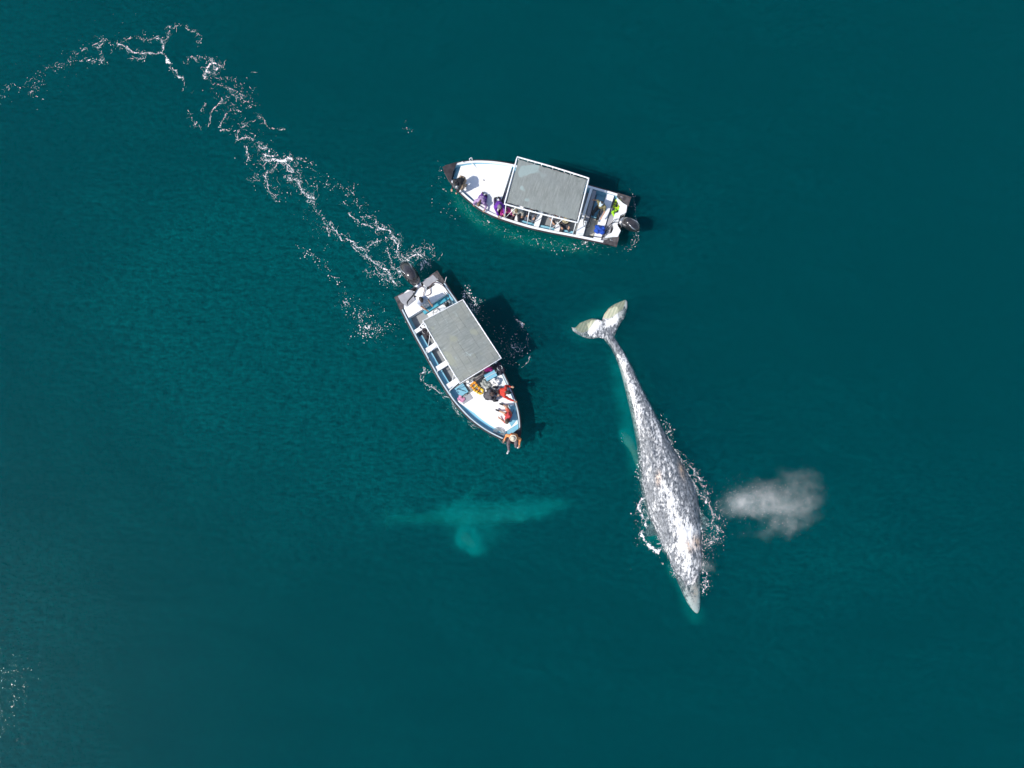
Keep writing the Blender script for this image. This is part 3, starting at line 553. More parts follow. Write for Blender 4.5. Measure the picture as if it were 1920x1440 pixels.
class Boat:
    def __init__(s, stern, bow, X, yp, ys, **k):
        a, b = P(*stern, .75), P(*bow, .75); a.z = b.z = 0
        s.o = a; s.rz = math.atan2(b.y - a.y, b.x - a.x); s.root = empty('panga_boat', a, s.rz, **k)
        s.X, s.yp, s.ys = np.array(X), np.array(yp), np.array(ys); s.L = X[-1]
    def g(s, x, side):            # gunwale y at station x; side +1 port, -1 starboard
        xs = np.linspace(x - .25, x + .25, 7) if .3 < x < s.L - .5 else [x]
        return float(np.mean(np.interp(xs, s.X, s.yp if side > 0 else s.ys)))
    def sheer(s, x): return .62 + .13 * max(0, (x - 4) / 4.7) ** 1.6 * 1.5
    def at(s, x, t, z):            # t in -1..1 across the boat
        a, b = s.g(x, -1), s.g(x, 1); return Vector((x, a + (b - a) * (t + 1) / 2, z))
    def loc(s, px, py, z):
        q = P(px, py, z) - s.o; c, n = math.cos(-s.rz), math.sin(-s.rz); return Vector((q.x * c - q.y * n, q.x * n + q.y * c, z))
    def world(s, x, y, z):
        c, n = math.cos(s.rz), math.sin(s.rz); return Vector((s.o.x + x * c - y * n, s.o.y + x * n + y * c, z))
    def strip(s, bm, x0, x1, ip, is_, z0, z1, n=16):
        """slab that follows both sides of the hull, inset ip / is_ from the gunwales (numbers or functions of x)"""
        fp = ip if callable(ip) else (lambda x: ip); fs = is_ if callable(is_) else (lambda x: is_)
        xs = np.linspace(x0, x1, n)
        pts = [(x, s.g(x, 1) - fp(x)) for x in xs] + [(x, s.g(x, -1) + fs(x)) for x in xs[::-1]]
        out = []
        for p in pts:
            if not out or (abs(p[0] - out[-1][0]) + abs(p[1] - out[-1][1])) > .004: out.append(p)
        prism(bm, out, z0, z1)
    def part(s, name, bm, mat, parent=None, **k): return build(name, bm, mat, parent or s.root, **k)

def hull(B):
    xs = list(np.linspace(0, 7.2, 26)) + list(np.linspace(7.4, B.L - .02, 12))
    def ring(x, prof):
        a, b = B.g(x, -1), B.g(x, 1); m = (a + b) / 2; h = (b - a) / 2; f = min(1, max(0, (B.L - x) / 3.0)); out = []
        for u, z in prof(x, h, f): out.append(Vector((x, m + u, z)))
        return out
    def outer(x, h, f):
        k = .80 * h * (.55 + .45 * f ** .6); c = -.12 - .02; kz = -.38 + (1 - f) ** 2 * .45; zc = min(-.05 + (1 - f) ** 2 * .45, B.sheer(x) - .1)
        sh = B.sheer(x)
        return [(-h, sh), (-(h * .93), sh - .25), (-k, zc), (0, kz), (k, zc), (h * .93, sh - .25), (h, sh)]
    bm = bmesh.new(); R_ = [[bm.verts.new(p) for p in ring(x, outer)] for x in xs]
    for A, C in zip(R_, R_[1:]):
        for i in range(6): bm.faces.new((A[i], A[i + 1], C[i + 1], C[i]))
    bm.faces.new(R_[0])
    stem = bm.verts.new((B.L + .05, (B.g(B.L, 1) + B.g(B.L, -1)) / 2, .05))
    for i in range(6): bm.faces.new((R_[-1][i], R_[-1][i + 1], stem))
    B.part('hull', bm, M['white'])
    def inner(x, h, f):
        h = max(h - .075, .02); sh = B.sheer(x) + .001
        return [(-h, sh), (-h, sh - .04), (-max(h - .13, .01), .16), (max(h - .13, .01), .16), (h, sh - .04), (h, sh)]
    xi = [x for x in xs if .12 < x < B.L - .2]
    bm = bmesh.new(); R_ = [[bm.verts.new(p) for p in ring(x, inner)] for x in xi]
    for A, C in zip(R_, R_[1:]):
        for i in (0, 1, 3, 4): bm.faces.new((A[i], A[i + 1], C[i + 1], C[i]))
    for E in (R_[0], R_[-1]): bm.faces.new(E[1:5])
    B.part('inner_liner', bm, M['blue'])
    bm = bmesh.new(); B.strip(bm, .15, B.L - .6, .13, .13, .10, .22, 30); B.part('floor', bm, M['floor'])
    for side in (1, -1):        # gunwale cap and rubber rub rail
        bm = bmesh.new(); px = [x for x in xs if x > .05]
        V = []
        for x in px:
            y = B.g(x, side); w = min(B.cap, max(.02, abs(B.g(x, 1) - B.g(x, -1)) / 2 - .01)); sh = B.sheer(x)
            V.append([bm.verts.new((x, y + side * .012, sh - .01)), bm.verts.new((x, y + side * .012, sh + .03)), bm.verts.new((x, y - side * w, sh + .03)), bm.verts.new((x, y - side * w, sh - .01))])
        for A, C in zip(V, V[1:]):
            for i in range(4): bm.faces.new((A[i], A[(i + 1) % 4], C[(i + 1) % 4], C[i]))
        bm.faces.new(V[0]); bm.faces.new(V[-1][::-1]); B.part('gunwale_cap', bm, M['white'] if B.cap > .08 else M['cap'])
        bm = bmesh.new(); tube(bm, [(x, B.g(x, side) + side * .045, B.sheer(x) - .015) for x in px], .04, 8)
        B.part('rub_rail', bm, M['dark'], smooth=True)
    # pointed black bow cap
    bm = bmesh.new(); x0 = B.L - .52
    prism(bm, [(x0, B.g(x0, 1) + .03), (B.L - .2, B.g(B.L - .2, 1) + .04), (B.L + .07, B.g(B.L, 1)), (B.L - .2, B.g(B.L - .2, -1) - .04), (x0, B.g(x0, -1) - .03), (x0 + .04, (B.g(x0, 1) + B.g(x0, -1)) / 2)], B.sheer(B.L) - .02, B.sheer(B.L) + .045)
    B.part('bow_cap', bm, M['dark'], bevel=.008)
    # dark corner pads on the transom
    for side in (1, -1):
        g0 = B.g(0, side); bm = bmesh.new()
        prism(bm, [(-.06, g0 + side * .05), (.62, B.g(.6, side) + side * .045), (.60, B.g(.6, side) - side * .09), (.22, g0 - side * .30), (-.04, g0 - side * .42)], .52, .68)
        B.part('corner_pad', bm, M['pad'], bevel=.015)
    # transom top with motor notch
    bm = bmesh.new(); m = (B.g(0, 1) + B.g(0, -1)) / 2
    prism(bm, [(.02, m + .80), (.22, m + .85), (.58, m + 1.02), (.58, m + .92), (.34, m + .66), (.32, m + .36), (.46, m + .26), (.46, m - .26), (.32, m - .36), (.34, m - .66), (.58, m - .92), (.58, m - 1.02), (.22, m - .85), (.02, m - .80), (-.03, m - .46), (.10, m - .34), (.20, m - .24), (.20, m + .24), (.10, m + .34), (-.03, m + .46)], .17, .655)
    B.part('transom', bm, M['white'], bevel=.02)
    # stern bench and well, cross thwarts
    bm = bmesh.new(); B.strip(bm, .74, 1.1, .11, .11, .17, .60, 4); B.part('stern_bench', bm, M['deck'], bevel=.02)
    for x in (2.86, 3.84, 4.8):
        bm = bmesh.new(); B.strip(bm, x - .12, x + .12, .085, .085, .36, .56, 4)
        th = B.part('thwart', bm, M['deck'], bevel=.025)
    for side in (1, -1):       # light blue side lockers in each well
        for x0, x1 in ((2.10, 2.72), (2.98, 3.70), (3.98, 4.66)):
            bm = bmesh.new()
            pts = [(x, B.g(x, side) - side * .085) for x in (x0, (x0 + x1) / 2, x1)] + [(x, B.g(x, side) - side * .30) for x in (x1, (x0 + x1) / 2, x0)]
            prism(bm, pts, .17, .44); B.part('side_locker', bm, M['blue'], bevel=.015)
    # foredeck
def canopy(B, cor, z, kind):
    """cor: local corners aft-stbd, aft-port, fore-port, fore-stbd"""
    root = B.root; c = [B.loc(x, y, z) for x, y in cor]
    def q(u, v): return c[0].lerp(c[3], u).lerp(c[1].lerp(c[2], u), v)
    bm = bmesh.new(); nx, ny = 48, 32; g = []
    ins = .04 if kind == 2 else .085
    for i in range(nx + 1):
        row = []
        for j in range(ny + 1):
            u = ins / 3.3 + (1 - 2 * ins / 3.3) * i / nx; v = ins / 2.1 + (1 - 2 * ins / 2.1) * j / ny
            p = q(u, v); e = min(u, 1 - u, v * .65, (1 - v) * .65)
            sc = 0
            if kind == 1 and j in (0, ny): sc = .012 * math.cos(i * math.pi / 3)
            p.z += .035 + .05 * math.sin(math.pi * v) + .012 * noise.noise(p * 2.0) * min(1, e * 12) - .012 * abs(math.sin(u * math.pi * 4)) * math.sin(math.pi * v); p.y += sc
            row.append(bm.verts.new(p))
        g.append(row)
    for i in range(nx):
        for j in range(ny): bm.faces.new((g[i][j], g[i + 1][j], g[i + 1][j + 1], g[i][j + 1]))
    bmesh.ops.solidify(bm, geom=bm.faces[:], thickness=.012)
    ctr = q(.5, .5)
    fb = build('awning_fabric', bm, canopy_mat('awning_%s' % ('plain' if kind == 1 else 'patched'), kind), None, smooth=True)
    cano = empty('canopy', ctr); cano.parent = root
    fb.parent = cano; fb.data.transform(Matrix.Translation(-ctr))
    bm = bmesh.new(); r = .036 if kind == 1 else .028
    if kind == 1: loop = crm([q(0, 0), q(.5, -.012), q(1, 0)], 6)[:-1] + crm([q(1, 0), q(1, .5), q(1, 1)], 6)[:-1] + crm([q(1, 1), q(.5, 1.012), q(0, 1)], 6)[:-1] + crm([q(0, 1), q(0, .5), q(0, 0)], 6)[:-1]
    else: loop = [q(0, 0), q(.5, 0), q(1, 0), q(1, .5), q(1, 1), q(.5, 1), q(0, 1), q(0, .5)]
    tube(bm, [p - ctr + Vector((0, 0, .045)) for p in loop], r, 8, closed=True)
    for k in range(13):          # lashings between awning and frame
        for vv in (0, 1):
            p = q((k + .5) / 13, vv) - ctr; ball(bm, p + Vector((0, 0, .05)), (.02, .05, .03), 1)
    build('canopy_frame', bm, M['white'], cano, smooth=True)
    bm = bmesh.new()
    for u in (0, .25, .5, .75, 1): tube(bm, [q(u, v) - ctr + Vector((0, 0, .01 + .05 * math.sin(math.pi * v))) for v in np.linspace(0, 1, 9)], .018, 6)
    build('cross_bar', bm, M['white'], cano, smooth=True)
    for u in (.02, .34, .66, .98):
        for v, side in ((.0, -1), (1.0, 1)):
            p = q(u, v); x = p.x; y = B.g(x, side) - side * .07
            bm = bmesh.new(); tube(bm, [Vector((x, y, B.sheer(x))) - ctr, Vector((x, y * .97, 1.2)) - ctr, p - ctr + Vector((0, 0, .03))], .021, 7)
            build('canopy_post', bm, M['white'], cano, smooth=True)
    for v, side in ((0, -1), (1, 1)):
        for u0, u1 in ((.34, .2), (.98, .84)):
            p = q(u1, v); x = q(u0, v).x
            bm = bmesh.new(); tube(bm, [Vector((x, B.g(x, side) - side * .08, B.sheer(x) + .03)) - ctr, p - ctr + Vector((0, 0, .02))], .013, 6)
            build('canopy_brace', bm, M['white'], cano, smooth=True)
    return cano
def outboard(B, x, y, yaw, tilt, sc):
    """cowled outboard: a sub-assembly of the boat, hinged on the transom"""
    piv = Vector((x, y, .60)); o = empty('outboard_motor', piv, yaw); o.parent = B.root
    rot = Matrix.Rotation(-tilt, 4, 'Y')
    def put(name, bm, mat, **k):
        bmesh.ops.transform(bm, matrix=rot, verts=bm.verts); return build(name, bm, mat, o, smooth=True, **k)
    # cowling: lofted, long axis fore-aft (-x is aft)
    bm = bmesh.new(); rings = []
    for zz, lx, ly, cx, pw in ((.12, .30, .17, -.26, 2.6), (.20, .40, .225, -.30, 2.8), (.34, .44, .25, -.32, 2.8), (.50, .445, .25, -.335, 2.7), (.62, .42, .235, -.34, 2.6), (.70, .36, .20, -.35, 2.5), (.75, .25, .13, -.36, 2.3), (.765, .10, .06, -.36, 2)):
        ring = []
        for k in range(28):
            q = 2 * math.pi * k / 28; cx_, sy_ = math.cos(q), math.sin(q)
            nar = 1 - .22 * max(0, -cx_)
            ring.append(bm.verts.new((cx * sc + lx * sc * math.copysign(abs(cx_) ** (2 / pw), cx_), ly * sc * nar * math.copysign(abs(sy_) ** (2 / pw), sy_), zz * sc)))
        rings.append(ring)
    for A, C in zip(rings, rings[1:]):
        for k in range(28): bm.faces.new((A[k], A[(k + 1) % 28], C[(k + 1) % 28], C[k]))
    bm.faces.new(rings[0][::-1]); bm.faces.new(rings[-1]); put('cowling', bm, M['cowl'])
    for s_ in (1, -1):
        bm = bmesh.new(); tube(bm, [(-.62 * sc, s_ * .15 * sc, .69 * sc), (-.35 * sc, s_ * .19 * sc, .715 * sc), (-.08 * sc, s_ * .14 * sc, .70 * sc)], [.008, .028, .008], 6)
        put('highlight_stripe', bm, M['steel'])  # trim strips widened to stand in for the cowl's glossy highlight
    bm = bmesh.new(); capsule(bm, (-.3, 0, .15), .10, (-.3, 0, -.75), .065); ball(bm, (-.34, 0, -.95), (.32, .07, .07)); box(bm, -.55, -.12, -.10, .10, -.52, -.50); capsule(bm, (-.3, 0, -.7), .05, (-.3, 0, -1.15), .02); put('drive_leg', bm, M['cowl'])
    bm = bmesh.new(); box(bm, -.14, .10, -.14, .14, -.28, .14); tube(bm, [(-.1, -.2, .1), (.12, -.12, .12)], .02); tube(bm, [(-.1, .2, .1), (.12, .12, .12)], .02); capsule(bm, (.05, -.15, .13), .035, (.05, .15, .13), .035); put('mount_bracket', bm, M['steel'])
    bm = bmesh.new()
    for k in range(3):
        a = 2 * math.pi * k / 3; ball(bm, (-.68, .11 * math.cos(a), -.95 + .11 * math.sin(a)), (.02, .07, .05), 1, Matrix.Rotation(a, 3, 'X').to_euler())
    ball(bm, (-.68, 0, -.95), (.05, .05, .05)); put('propeller', bm, M['steel'])
    return o
def hose(B, pts, r, mat, name='hose', par=None):
    bm = bmesh.new(); tube(bm, crm(pts, 8), r, 7); return build(name, bm, mat, par or B.root, smooth=True)

# ---- upper boat
B1 = Boat((1168.5, 413.5), (831, 314), [0, .6, 1.1, 2, 3, 4, 4.7, 5.5, 6, 6.4, 6.85, 7.5, 8.07, 8.4, 8.65, 8.82],
          [1.20, 1.25, 1.29, 1.37, 1.48, 1.56, 1.57, 1.56, 1.52, 1.46, 1.33, 1.05, .74, .49, .24, .03], [-1.19, -1.2, -1.2, -1.19, -1.2, -1.2, -1.18, -1.14, -1.10, -1.04, -.95, -.76, -.5, -.3, -.12, -.0],
          label='upper open boat with plain grey awning, bow pointing left, motor at right', cat='boat', group='open whale-watching boats')
B2 = Boat((780, 534), (968, 828), [0, .6, 1.1, 2, 3, 4, 4.7, 5.5, 6, 6.4, 6.85, 7.5, 8.07, 8.4, 8.6, 8.72],
          [1.15, 1.17, 1.17, 1.19, 1.22, 1.24, 1.24, 1.2, 1.14, 1.09, 1.02, .84, .57, .35, .17, .03], [-1.12, -1.18, -1.23, -1.31, -1.36, -1.42, -1.44, -1.42, -1.34, -1.27, -1.15, -.88, -.55, -.33, -.15, -.02],
          label='lower open boat with creased patched awning, bow pointing down right to the whale', cat='boat', group='open whale-watching boats')
B1.cap, B2.cap = .09, .05; hull(B1); hull(B2)
ZD = .60
# upper boat fittings
bm = bmesh.new(); B1.strip(bm, 5.9, 8.3, .08, .08, ZD - .2, ZD - .07, 18); B1.part('side_deck', bm, M['blue'])
bm = bmesh.new(); B1.strip(bm, 5.78, 8.12, lambda x: .06 + .26 * max(0, min(1, (x - 6.7) / .5)) * max(.35, (8.3 - x) / 1.6), .06, .20, ZD, 20); B1.part('foredeck', bm, M['deck'], bevel=.02)
ZC = 1.95
canopy(B1, [(1104, 335), (1083, 418), (946, 383), (970, 295)], ZC, 1)
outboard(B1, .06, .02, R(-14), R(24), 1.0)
bm = bmesh.new(); B1.strip(bm, 5.60, 5.72, .5, 1.3, .17, .56, 4); B1.part('navy_block', bm, paint('navy_dark', (.015, .02, .06), .7, (.05, .03, .06), 9, .4, 50), bevel=.03)  # dark navy block across the boat, just aft of the foredeck
bm = bmesh.new(); B1.strip(bm, 1.80, 1.92, .09, .09, .45, .66, 4); B1.part('thwart', bm, M['white'], bevel=.02)
bm = bmesh.new(); prism(bm, [(1.95, .62), (1.62, .60), (1.60, 1.22), (1.95, 1.25)], .17, .95); con = B1.part('helm_console', bm, M['white'], bevel=.03)
def wheel(par, c, r, tilt):
    bm = bmesh.new(); Rm = Matrix.Rotation(tilt, 3, 'Y')
    tube(bm, [Vector(c) + Rm @ Vector((r * math.cos(q), r * math.sin(q), 0)) for q in np.linspace(0, 2 * math.pi, 20, endpoint=False)], .014, 6, closed=True)
    for q in (0, 2.1, 4.2): tube(bm, [Vector(c), Vector(c) + Rm @ Vector((r * math.cos(q), r * math.sin(q), 0))], .01, 5)
    build('steering_wheel', bm, M['black'], par, smooth=True)
wheel(con, (1.60, .72, 1.02), .19, R(-25))
bm = bmesh.new(); prism(bm, [(1.78, -1.08), (1.60, -1.08), (1.55, .55), (1.72, .6)], .17, .58); B1.part('shaded_locker', bm, M['greyseat'], bevel=.015)  # white locker, the awning's shade put into its grey colour
bm = bmesh.new(); prism(bm, [(1.13, -1.09), (1.52, -1.09), (1.50, .1), (1.13, .1)], .175, .28); B1.part('blue_floor_hatch', bm, M['blue'], bevel=.01)
bm = bmesh.new(); prism(bm, [(1.13, .12), (1.50, .12), (1.52, 1.05), (1.13, 1.0)], .175, .26); B1.part('beige_floor_mat', bm, paint('beige_mat', (.42, .40, .33), .8, (.52, .50, .44), 4), bevel=.005)
bm = bmesh.new(); prism(bm, [(.40, -.60), (.70, -.62), (.70, 1.12), (.44, 1.08)], .30, .50, ); B1.part('grey_seat', bm, M['greyseat'], bevel=.02)
hose(B1, [(.15, .12, .72), (.45, .25, .76), (.62, .55, .66), (.66, .95, .62), (.90, 1.08, .66), (1.4, 1.15, .72)], .018, M['black'])
hose(B1, [(.2, -.02, .75), (.42, .12, .8), (.50, .45, .62), (.66, .75, .6)], .014, M['black'])
for x, y in ((8.03, -.50), (.38, -1.1), (.28, 1.05), (7.95, .83)):
    bm = bmesh.new(); capsule(bm, (x - .06, y, B1.sheer(x) + .07), .014, (x + .06, y, B1.sheer(x) + .07), .014); capsule(bm, (x, y, B1.sheer(x)), .014, (x, y, B1.sheer(x) + .07), .014); B1.part('cleat', bm, M['steel'], smooth=True)
hose(B1, [(7.65, -.72, .80), (7.7, -.80, .86), (7.78, -.72, .84), (7.66, -.62, .72), (7.4, -.50, .62)], .016, M['white'], 'mooring_line')
bm = bmesh.new(); ball(bm, (6.86, -.02, ZD + .015), (.05, .025, .012)); tube(bm, [(6.81, -.02, ZD + .02), (6.93, .0, ZD + .02)], .008); B1.part('deck_latch', bm, M['dark'], smooth=True)
# lower boat fittings
def inp(x): return .10 + .02 * (x > 7)
bm = bmesh.new(); B2.strip(bm, 5.7, 8.3, .08, .08, ZD - .2, ZD - .07, 18); B2.part('side_deck', bm, M['blue'])
bm = bmesh.new(); B2.strip(bm, 5.62, 8.0, .06, lambda x: .13 + .20 * max(0, min(1, (x - 5.7) / .8)), .20, ZD, 20)
B2.part('foredeck', bm, M['deck'], bevel=.02)
bm = bmesh.new(); prism(bm, [(7.05, .62), (7.28, .88), (7.82, .56), (7.95, .18), (7.62, .20)], ZD + .004, ZD + .03); B2.part('bow_hatch', bm, M['blue'], bevel=.008)
hose(B2, [(7.72, .22, .66), (7.35, .70, .66)], .012, M['dark'], 'boat_hook')
bm = bmesh.new(); prism(bm, [(5.62, -1.12), (5.9, -1.12), (5.9, -.60), (5.62, -.60)], ZD + .004, ZD + .02); B2.part('deck_hatch', bm, M['greyseat'], bevel=.006)
canopy(B2, [(793, 602), (868, 562), (940, 672), (862, 719)], ZC, 2)
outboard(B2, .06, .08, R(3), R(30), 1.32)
for pg in ([(-.02, -1.00), (.10, -.28), (.56, -.42), (.62, -.92), (.30, -1.02)], [(.02, .30), (.0, .92), (.30, .98), (.38, .70), (.34, .34)]):
    bm = bmesh.new(); prism(bm, pg, .66, .69); B2.part('rubber_mat', bm, M['greyseat'], bevel=.008)
bm = bmesh.new(); B2.strip(bm, .46, .80, .12, .12, .17, .63, 4); B2.part('stern_deck', bm, M['deck'], bevel=.02)
bm = bmesh.new(); prism(bm, [(1.12, -.40), (1.12, 1.05), (1.30, 1.05), (1.30, -.40)], .18, .34); B2.part('rear_step', bm, M['blue2'], bevel=.02)
bm = bmesh.new(); prism(bm, [(1.42, -.30), (1.62, -.30), (1.62, .62), (1.42, .62)], .17, .60); B2.part('rear_seat', bm, M['white'], bevel=.02)
bm = bmesh.new(); prism(bm, [(1.72, -.42), (1.95, -.42), (1.95, .55), (1.72, .55)], .17, .92); con = B2.part('helm_console', bm, M['white'], bevel=.03); wheel(con, (1.66, .12, .98), .18, R(-30))
bm = bmesh.new(); prism(bm, [(1.74, -1.22), (1.92, -1.22), (1.92, -.55), (1.74, -.55)], .17, .62); B2.part('thwart', bm, M['white'], bevel=.02)
bm = bmesh.new(); prism(bm, [(5.02, -1.30), (5.50, -1.30), (5.50, -.62), (5.02, -.62)], .173, .34); B2.part('blue_locker', bm, M['blue'], bevel=.015)
hose(B2, [(5.10, -.98, .36), (5.42, -.72, .36)], .012, M['black'], 'locker_hinge')
hose(B2, [(.12, .1, .74), (.35, .25, .72), (.62, .02, .68), (.70, .35, .67), (.42, .50, .70), (.38, .80, .74), (.75, 1.04, .76), (1.4, 1.1, .78)], .016, M['hose'])
hose(B2, [(.15, -.05, .72), (.32, -.35, .70), (.45, -.75, .70), (.60, -.85, .66)], .03, M['black'], 'cable_loom')
hose(B2, [(.62, 1.20, .75), (.50, 1.38, .95)], .012, M['white'], 'rod_holder')
hose(B2, [(1.0, .92, .70), (1.45, .98, .72), (1.8, 1.02, .74)], .016, M['black'])
for x, y in ((.3, 1.0), (.3, -.98), (5.2, -1.36), (3.3, -1.37)):
    bm = bmesh.new(); capsule(bm, (x - .05, y, B2.sheer(x) + .07), .014, (x + .05, y, B2.sheer(x) + .07), .014); capsule(bm, (x, y, B2.sheer(x)), .014, (x, y, B2.sheer(x) + .07), .014); B2.part('cleat', bm, M['steel'], smooth=True)

# ================================================================ people
SK = paint('skin', (.50, .29, .19), .5, (.42, .23, .15), 8); SKD = paint('tanned_skin', (.30, .16, .10), .5, (.25, .13, .08), 8)
_cl = {}
def cloth(col, rough=.85):
    k = tuple(round(c, 3) for c in col)
    if k not in _cl: _cl[k] = paint('cloth', col, rough, tuple(c * .7 + .01 for c in col), 9, .5, 60)
    return _cl[k]
def ik(a, b, l1, l2, pole):
    a, b, pole = Vector(a), Vector(b), Vector(pole); d = b - a; D = min(d.length, (l1 + l2) * .995)
    u = d.normalized(); b = a + u * D; x = (l1 * l1 - l2 * l2 + D * D) / (2 * D); h = math.sqrt(max(l1 * l1 - x * x, 0))
    n = (pole - u * pole.dot(u)); n = n.normalized() if n.length > 1e-4 else Vector((0, 0, 1))
    return a + u * x + n * h, b
def person(pos, head_deg, pel, nek, hands, feet, face=(1, 0, -.2), shirt=(.5, .5, .5), trousers=(.05, .05, .07), hair=(.02, .015, .012), skin=None, shoes=(.03, .03, .03),
           sleeves='long', legs='long', hat=None, hatcol=(.7, .7, .7), vest=None, elbow=(-.5, 0, -1), knee=(1, 0, .6), longhair=False, hood=None, label=''):
    """pos: world point under the pelvis; heading in degrees on the map; pelvis, neck, hands, feet in the person's own frame (x forward, y left)"""
    root = empty('person', pos, R(head_deg), label=label, cat='person'); sk = skin or SK
    pel, nek = Vector(pel), Vector(nek); sp = (nek - pel).normalized(); side = Vector((0, 1, 0)); side = (side - sp * side.dot(sp)).normalized(); fwd = side.cross(sp)
    face = Vector(face).normalized(); upn = sp.lerp(Vector((0, 0, 1)), .35).normalized()
    hc = nek + upn * .13 + face * .03
    hs = (side - face * side.dot(face)).normalized(); hu = face.cross(hs); hm = Matrix((face, hs, hu)).transposed()
    J = {}
    for s, nm in ((1, 'L'), (-1, 'R')):
        J['sh' + nm] = nek - sp * .07 + side * s * .185; J['hip' + nm] = pel + side * s * .10 - sp * .02
        i = 0 if s > 0 else 1
        J['el' + nm], J['ha' + nm] = ik(J['sh' + nm], hands[i], .29, .26, Vector(elbow) + side * s * .4)
        J['kn' + nm], J['an' + nm] = ik(J['hip' + nm], feet[i], .43, .41, Vector(knee) + side * s * .15)
    # --- one continuous body
    bm = bmesh.new()
    ball(bm, pel, (.15, .15, .12)); capsule(bm, pel, .13, pel.lerp(nek, .45), .125, 12); capsule(bm, pel.lerp(nek, .5) + side * .05, .125, nek - sp * .10 + side * .06, .10, 12); capsule(bm, pel.lerp(nek, .5) - side * .05, .125, nek - sp * .10 - side * .06, .10, 12)
    capsule(bm, nek - sp * .08, .065, hc - hu * .05, .055)
    E_ = hm.to_euler()
    ball(bm, hc + hu * .01, (.098, .078, .115), 3, E_); ball(bm, hc + hm @ Vector((.035, 0, -.055)), (.06, .055, .055), 2, E_)
    ball(bm, hc + hm @ Vector((.105, 0, -.012)), (.022, .015, .026), 2, E_)
    for s in (1, -1): ball(bm, hc + hm @ Vector((0, .08 * s, -.01)), (.02, .012, .032), 2, E_)
    for s, nm in ((1, 'L'), (-1, 'R')):
        sh, el, ha = J['sh' + nm], J['el' + nm], J['ha' + nm]
        capsule(bm, sh, .056, el, .042); capsule(bm, el, .042, ha, .028)
        d = (ha - el).normalized(); a = d.cross(Vector((0, 0, 1))); a = a.normalized() if a.length > .05 else Vector((0, 1, 0)); nrm = a.cross(d)
        pc = ha + d * .055
        for k in (-1, 0, 1): capsule(bm, ha + d * .01 + a * k * .012, .016, ha + d * .085 + a * k * .022, .014, 8)
        for k, ln in zip((-1.5, -.5, .5, 1.5), (.055, .07, .066, .05)):
            b0 = ha + d * .088 + a * k * .019; b1 = b0 + d * ln * .55 + a * k * .004 - nrm * .010 * s; b2 = b1 + d * ln * .4 - nrm * .024 * s
            capsule(bm, b0, .0088, b1, .0082, 6); capsule(bm, b1, .0082, b2, .007, 6)
        tb = ha + d * .03 - a * .028 * s; capsule(bm, tb, .011, tb + d * .035 - a * .028 * s, .0095, 6); capsule(bm, tb + d * .035 - a * .028 * s, .0095, tb + d * .062 - a * .032 * s - nrm * .01 * s, .008, 6)
        hp, kn, an = J['hip' + nm], J['kn' + nm], J['an' + nm]
        capsule(bm, hp, .088, kn, .058); capsule(bm, kn, .058, an, .038)
        fd = Vector((kn.x - an.x, kn.y - an.y, 0)); shin = (an - kn).normalized()
        fd = (Vector((1, 0, 0)) - shin * shin.x); fd = fd.normalized() if fd.length > .1 else Vector((0, 0, 1))
        J['fd' + nm] = fd; capsule(bm, an + shin * .04, .036, an + shin * .05 + fd * .16, .028)
    me = remesh(bm, .0085, 2, .5); link('body', me, sk, root, smooth=True)
    # eyes, brows and mouth marks sit on the head
    for s in (1, -1):
        bm = bmesh.new(); ball(bm, hc + hm @ Vector((.086, .032 * s, .012)), (.012, .014, .009), 2, E_); build('eye', bm, M['black'], root, smooth=True)
    bm = bmesh.new(); ball(bm, hc + hm @ Vector((.088, 0, -.052)), (.010, .024, .006), 2, E_); build('mouth', bm, paint('lips', (.35, .10, .09), .5), root, smooth=True)
    # hair
    if hair:
        bm = bmesh.new(); ball(bm, hc + hm @ Vector((-.018, 0, .028)), (.100, .089, .112), 3, E_); ball(bm, hc + hm @ Vector((-.055, 0, -.02)), (.062, .078, .085), 2, E_)
        if longhair: capsule(bm, hc + hm @ Vector((-.08, 0, -.04)), .06, nek - fwd * .10 - sp * .14, .035)
        me = remesh(bm, .011, 2, .5)
        for v in me.vertices: v.co += Vector((noise.noise(v.co * 40), noise.noise(v.co * 40 + Vector((5, 5, 5))), noise.noise(v.co * 40 + Vector((9, 1, 3))))) * .012
        link('hair', me, cloth(hair, .6), root, smooth=True)
    # trousers
    bm = bmesh.new(); ball(bm, pel, (.165, .165, .13)); capsule(bm, pel, .15, pel.lerp(nek, .18), .142, 12)
    for nm in 'LR':
        hp, kn, an = J['hip' + nm], J['kn' + nm], J['an' + nm]
        if legs == 'long': capsule(bm, hp, .108, kn, .076); capsule(bm, kn, .076, kn.lerp(an, .95), .056)
        else: capsule(bm, hp, .112, hp.lerp(kn, .75), .088)
    me = remesh(bm, .014, 2, .5)
    for v in me.vertices: v.co += Vector((noise.noise(v.co * 13), noise.noise(v.co * 13 + Vector((3, 3, 3))), noise.noise(v.co * 13 + Vector((7, 1, 0))))) * .016
    link('trousers' if legs == 'long' else 'shorts', me, cloth(trousers), root, smooth=True)
    # shirt
    bm = bmesh.new(); capsule(bm, pel.lerp(nek, .10), .148, pel.lerp(nek, .5), .142, 12)
    for s in (1, -1): capsule(bm, pel.lerp(nek, .5) + side * .05 * s, .142, nek - sp * .09 + side * .07 * s, .110, 12)
    for nm in 'LR':
        sh, el, ha = J['sh' + nm], J['el' + nm], J['ha' + nm]
        if sleeves == 'long': capsule(bm, sh, .075, el, .058); capsule(bm, el, .058, el.lerp(ha, .93), .042)
        else: capsule(bm, sh, .076, sh.lerp(el, .65), .064)
    if hood: capsule(bm, nek - fwd * .05, .09, nek + sp * .02 - fwd * .06, .09)
    me = remesh(bm, .014, 2, .5)
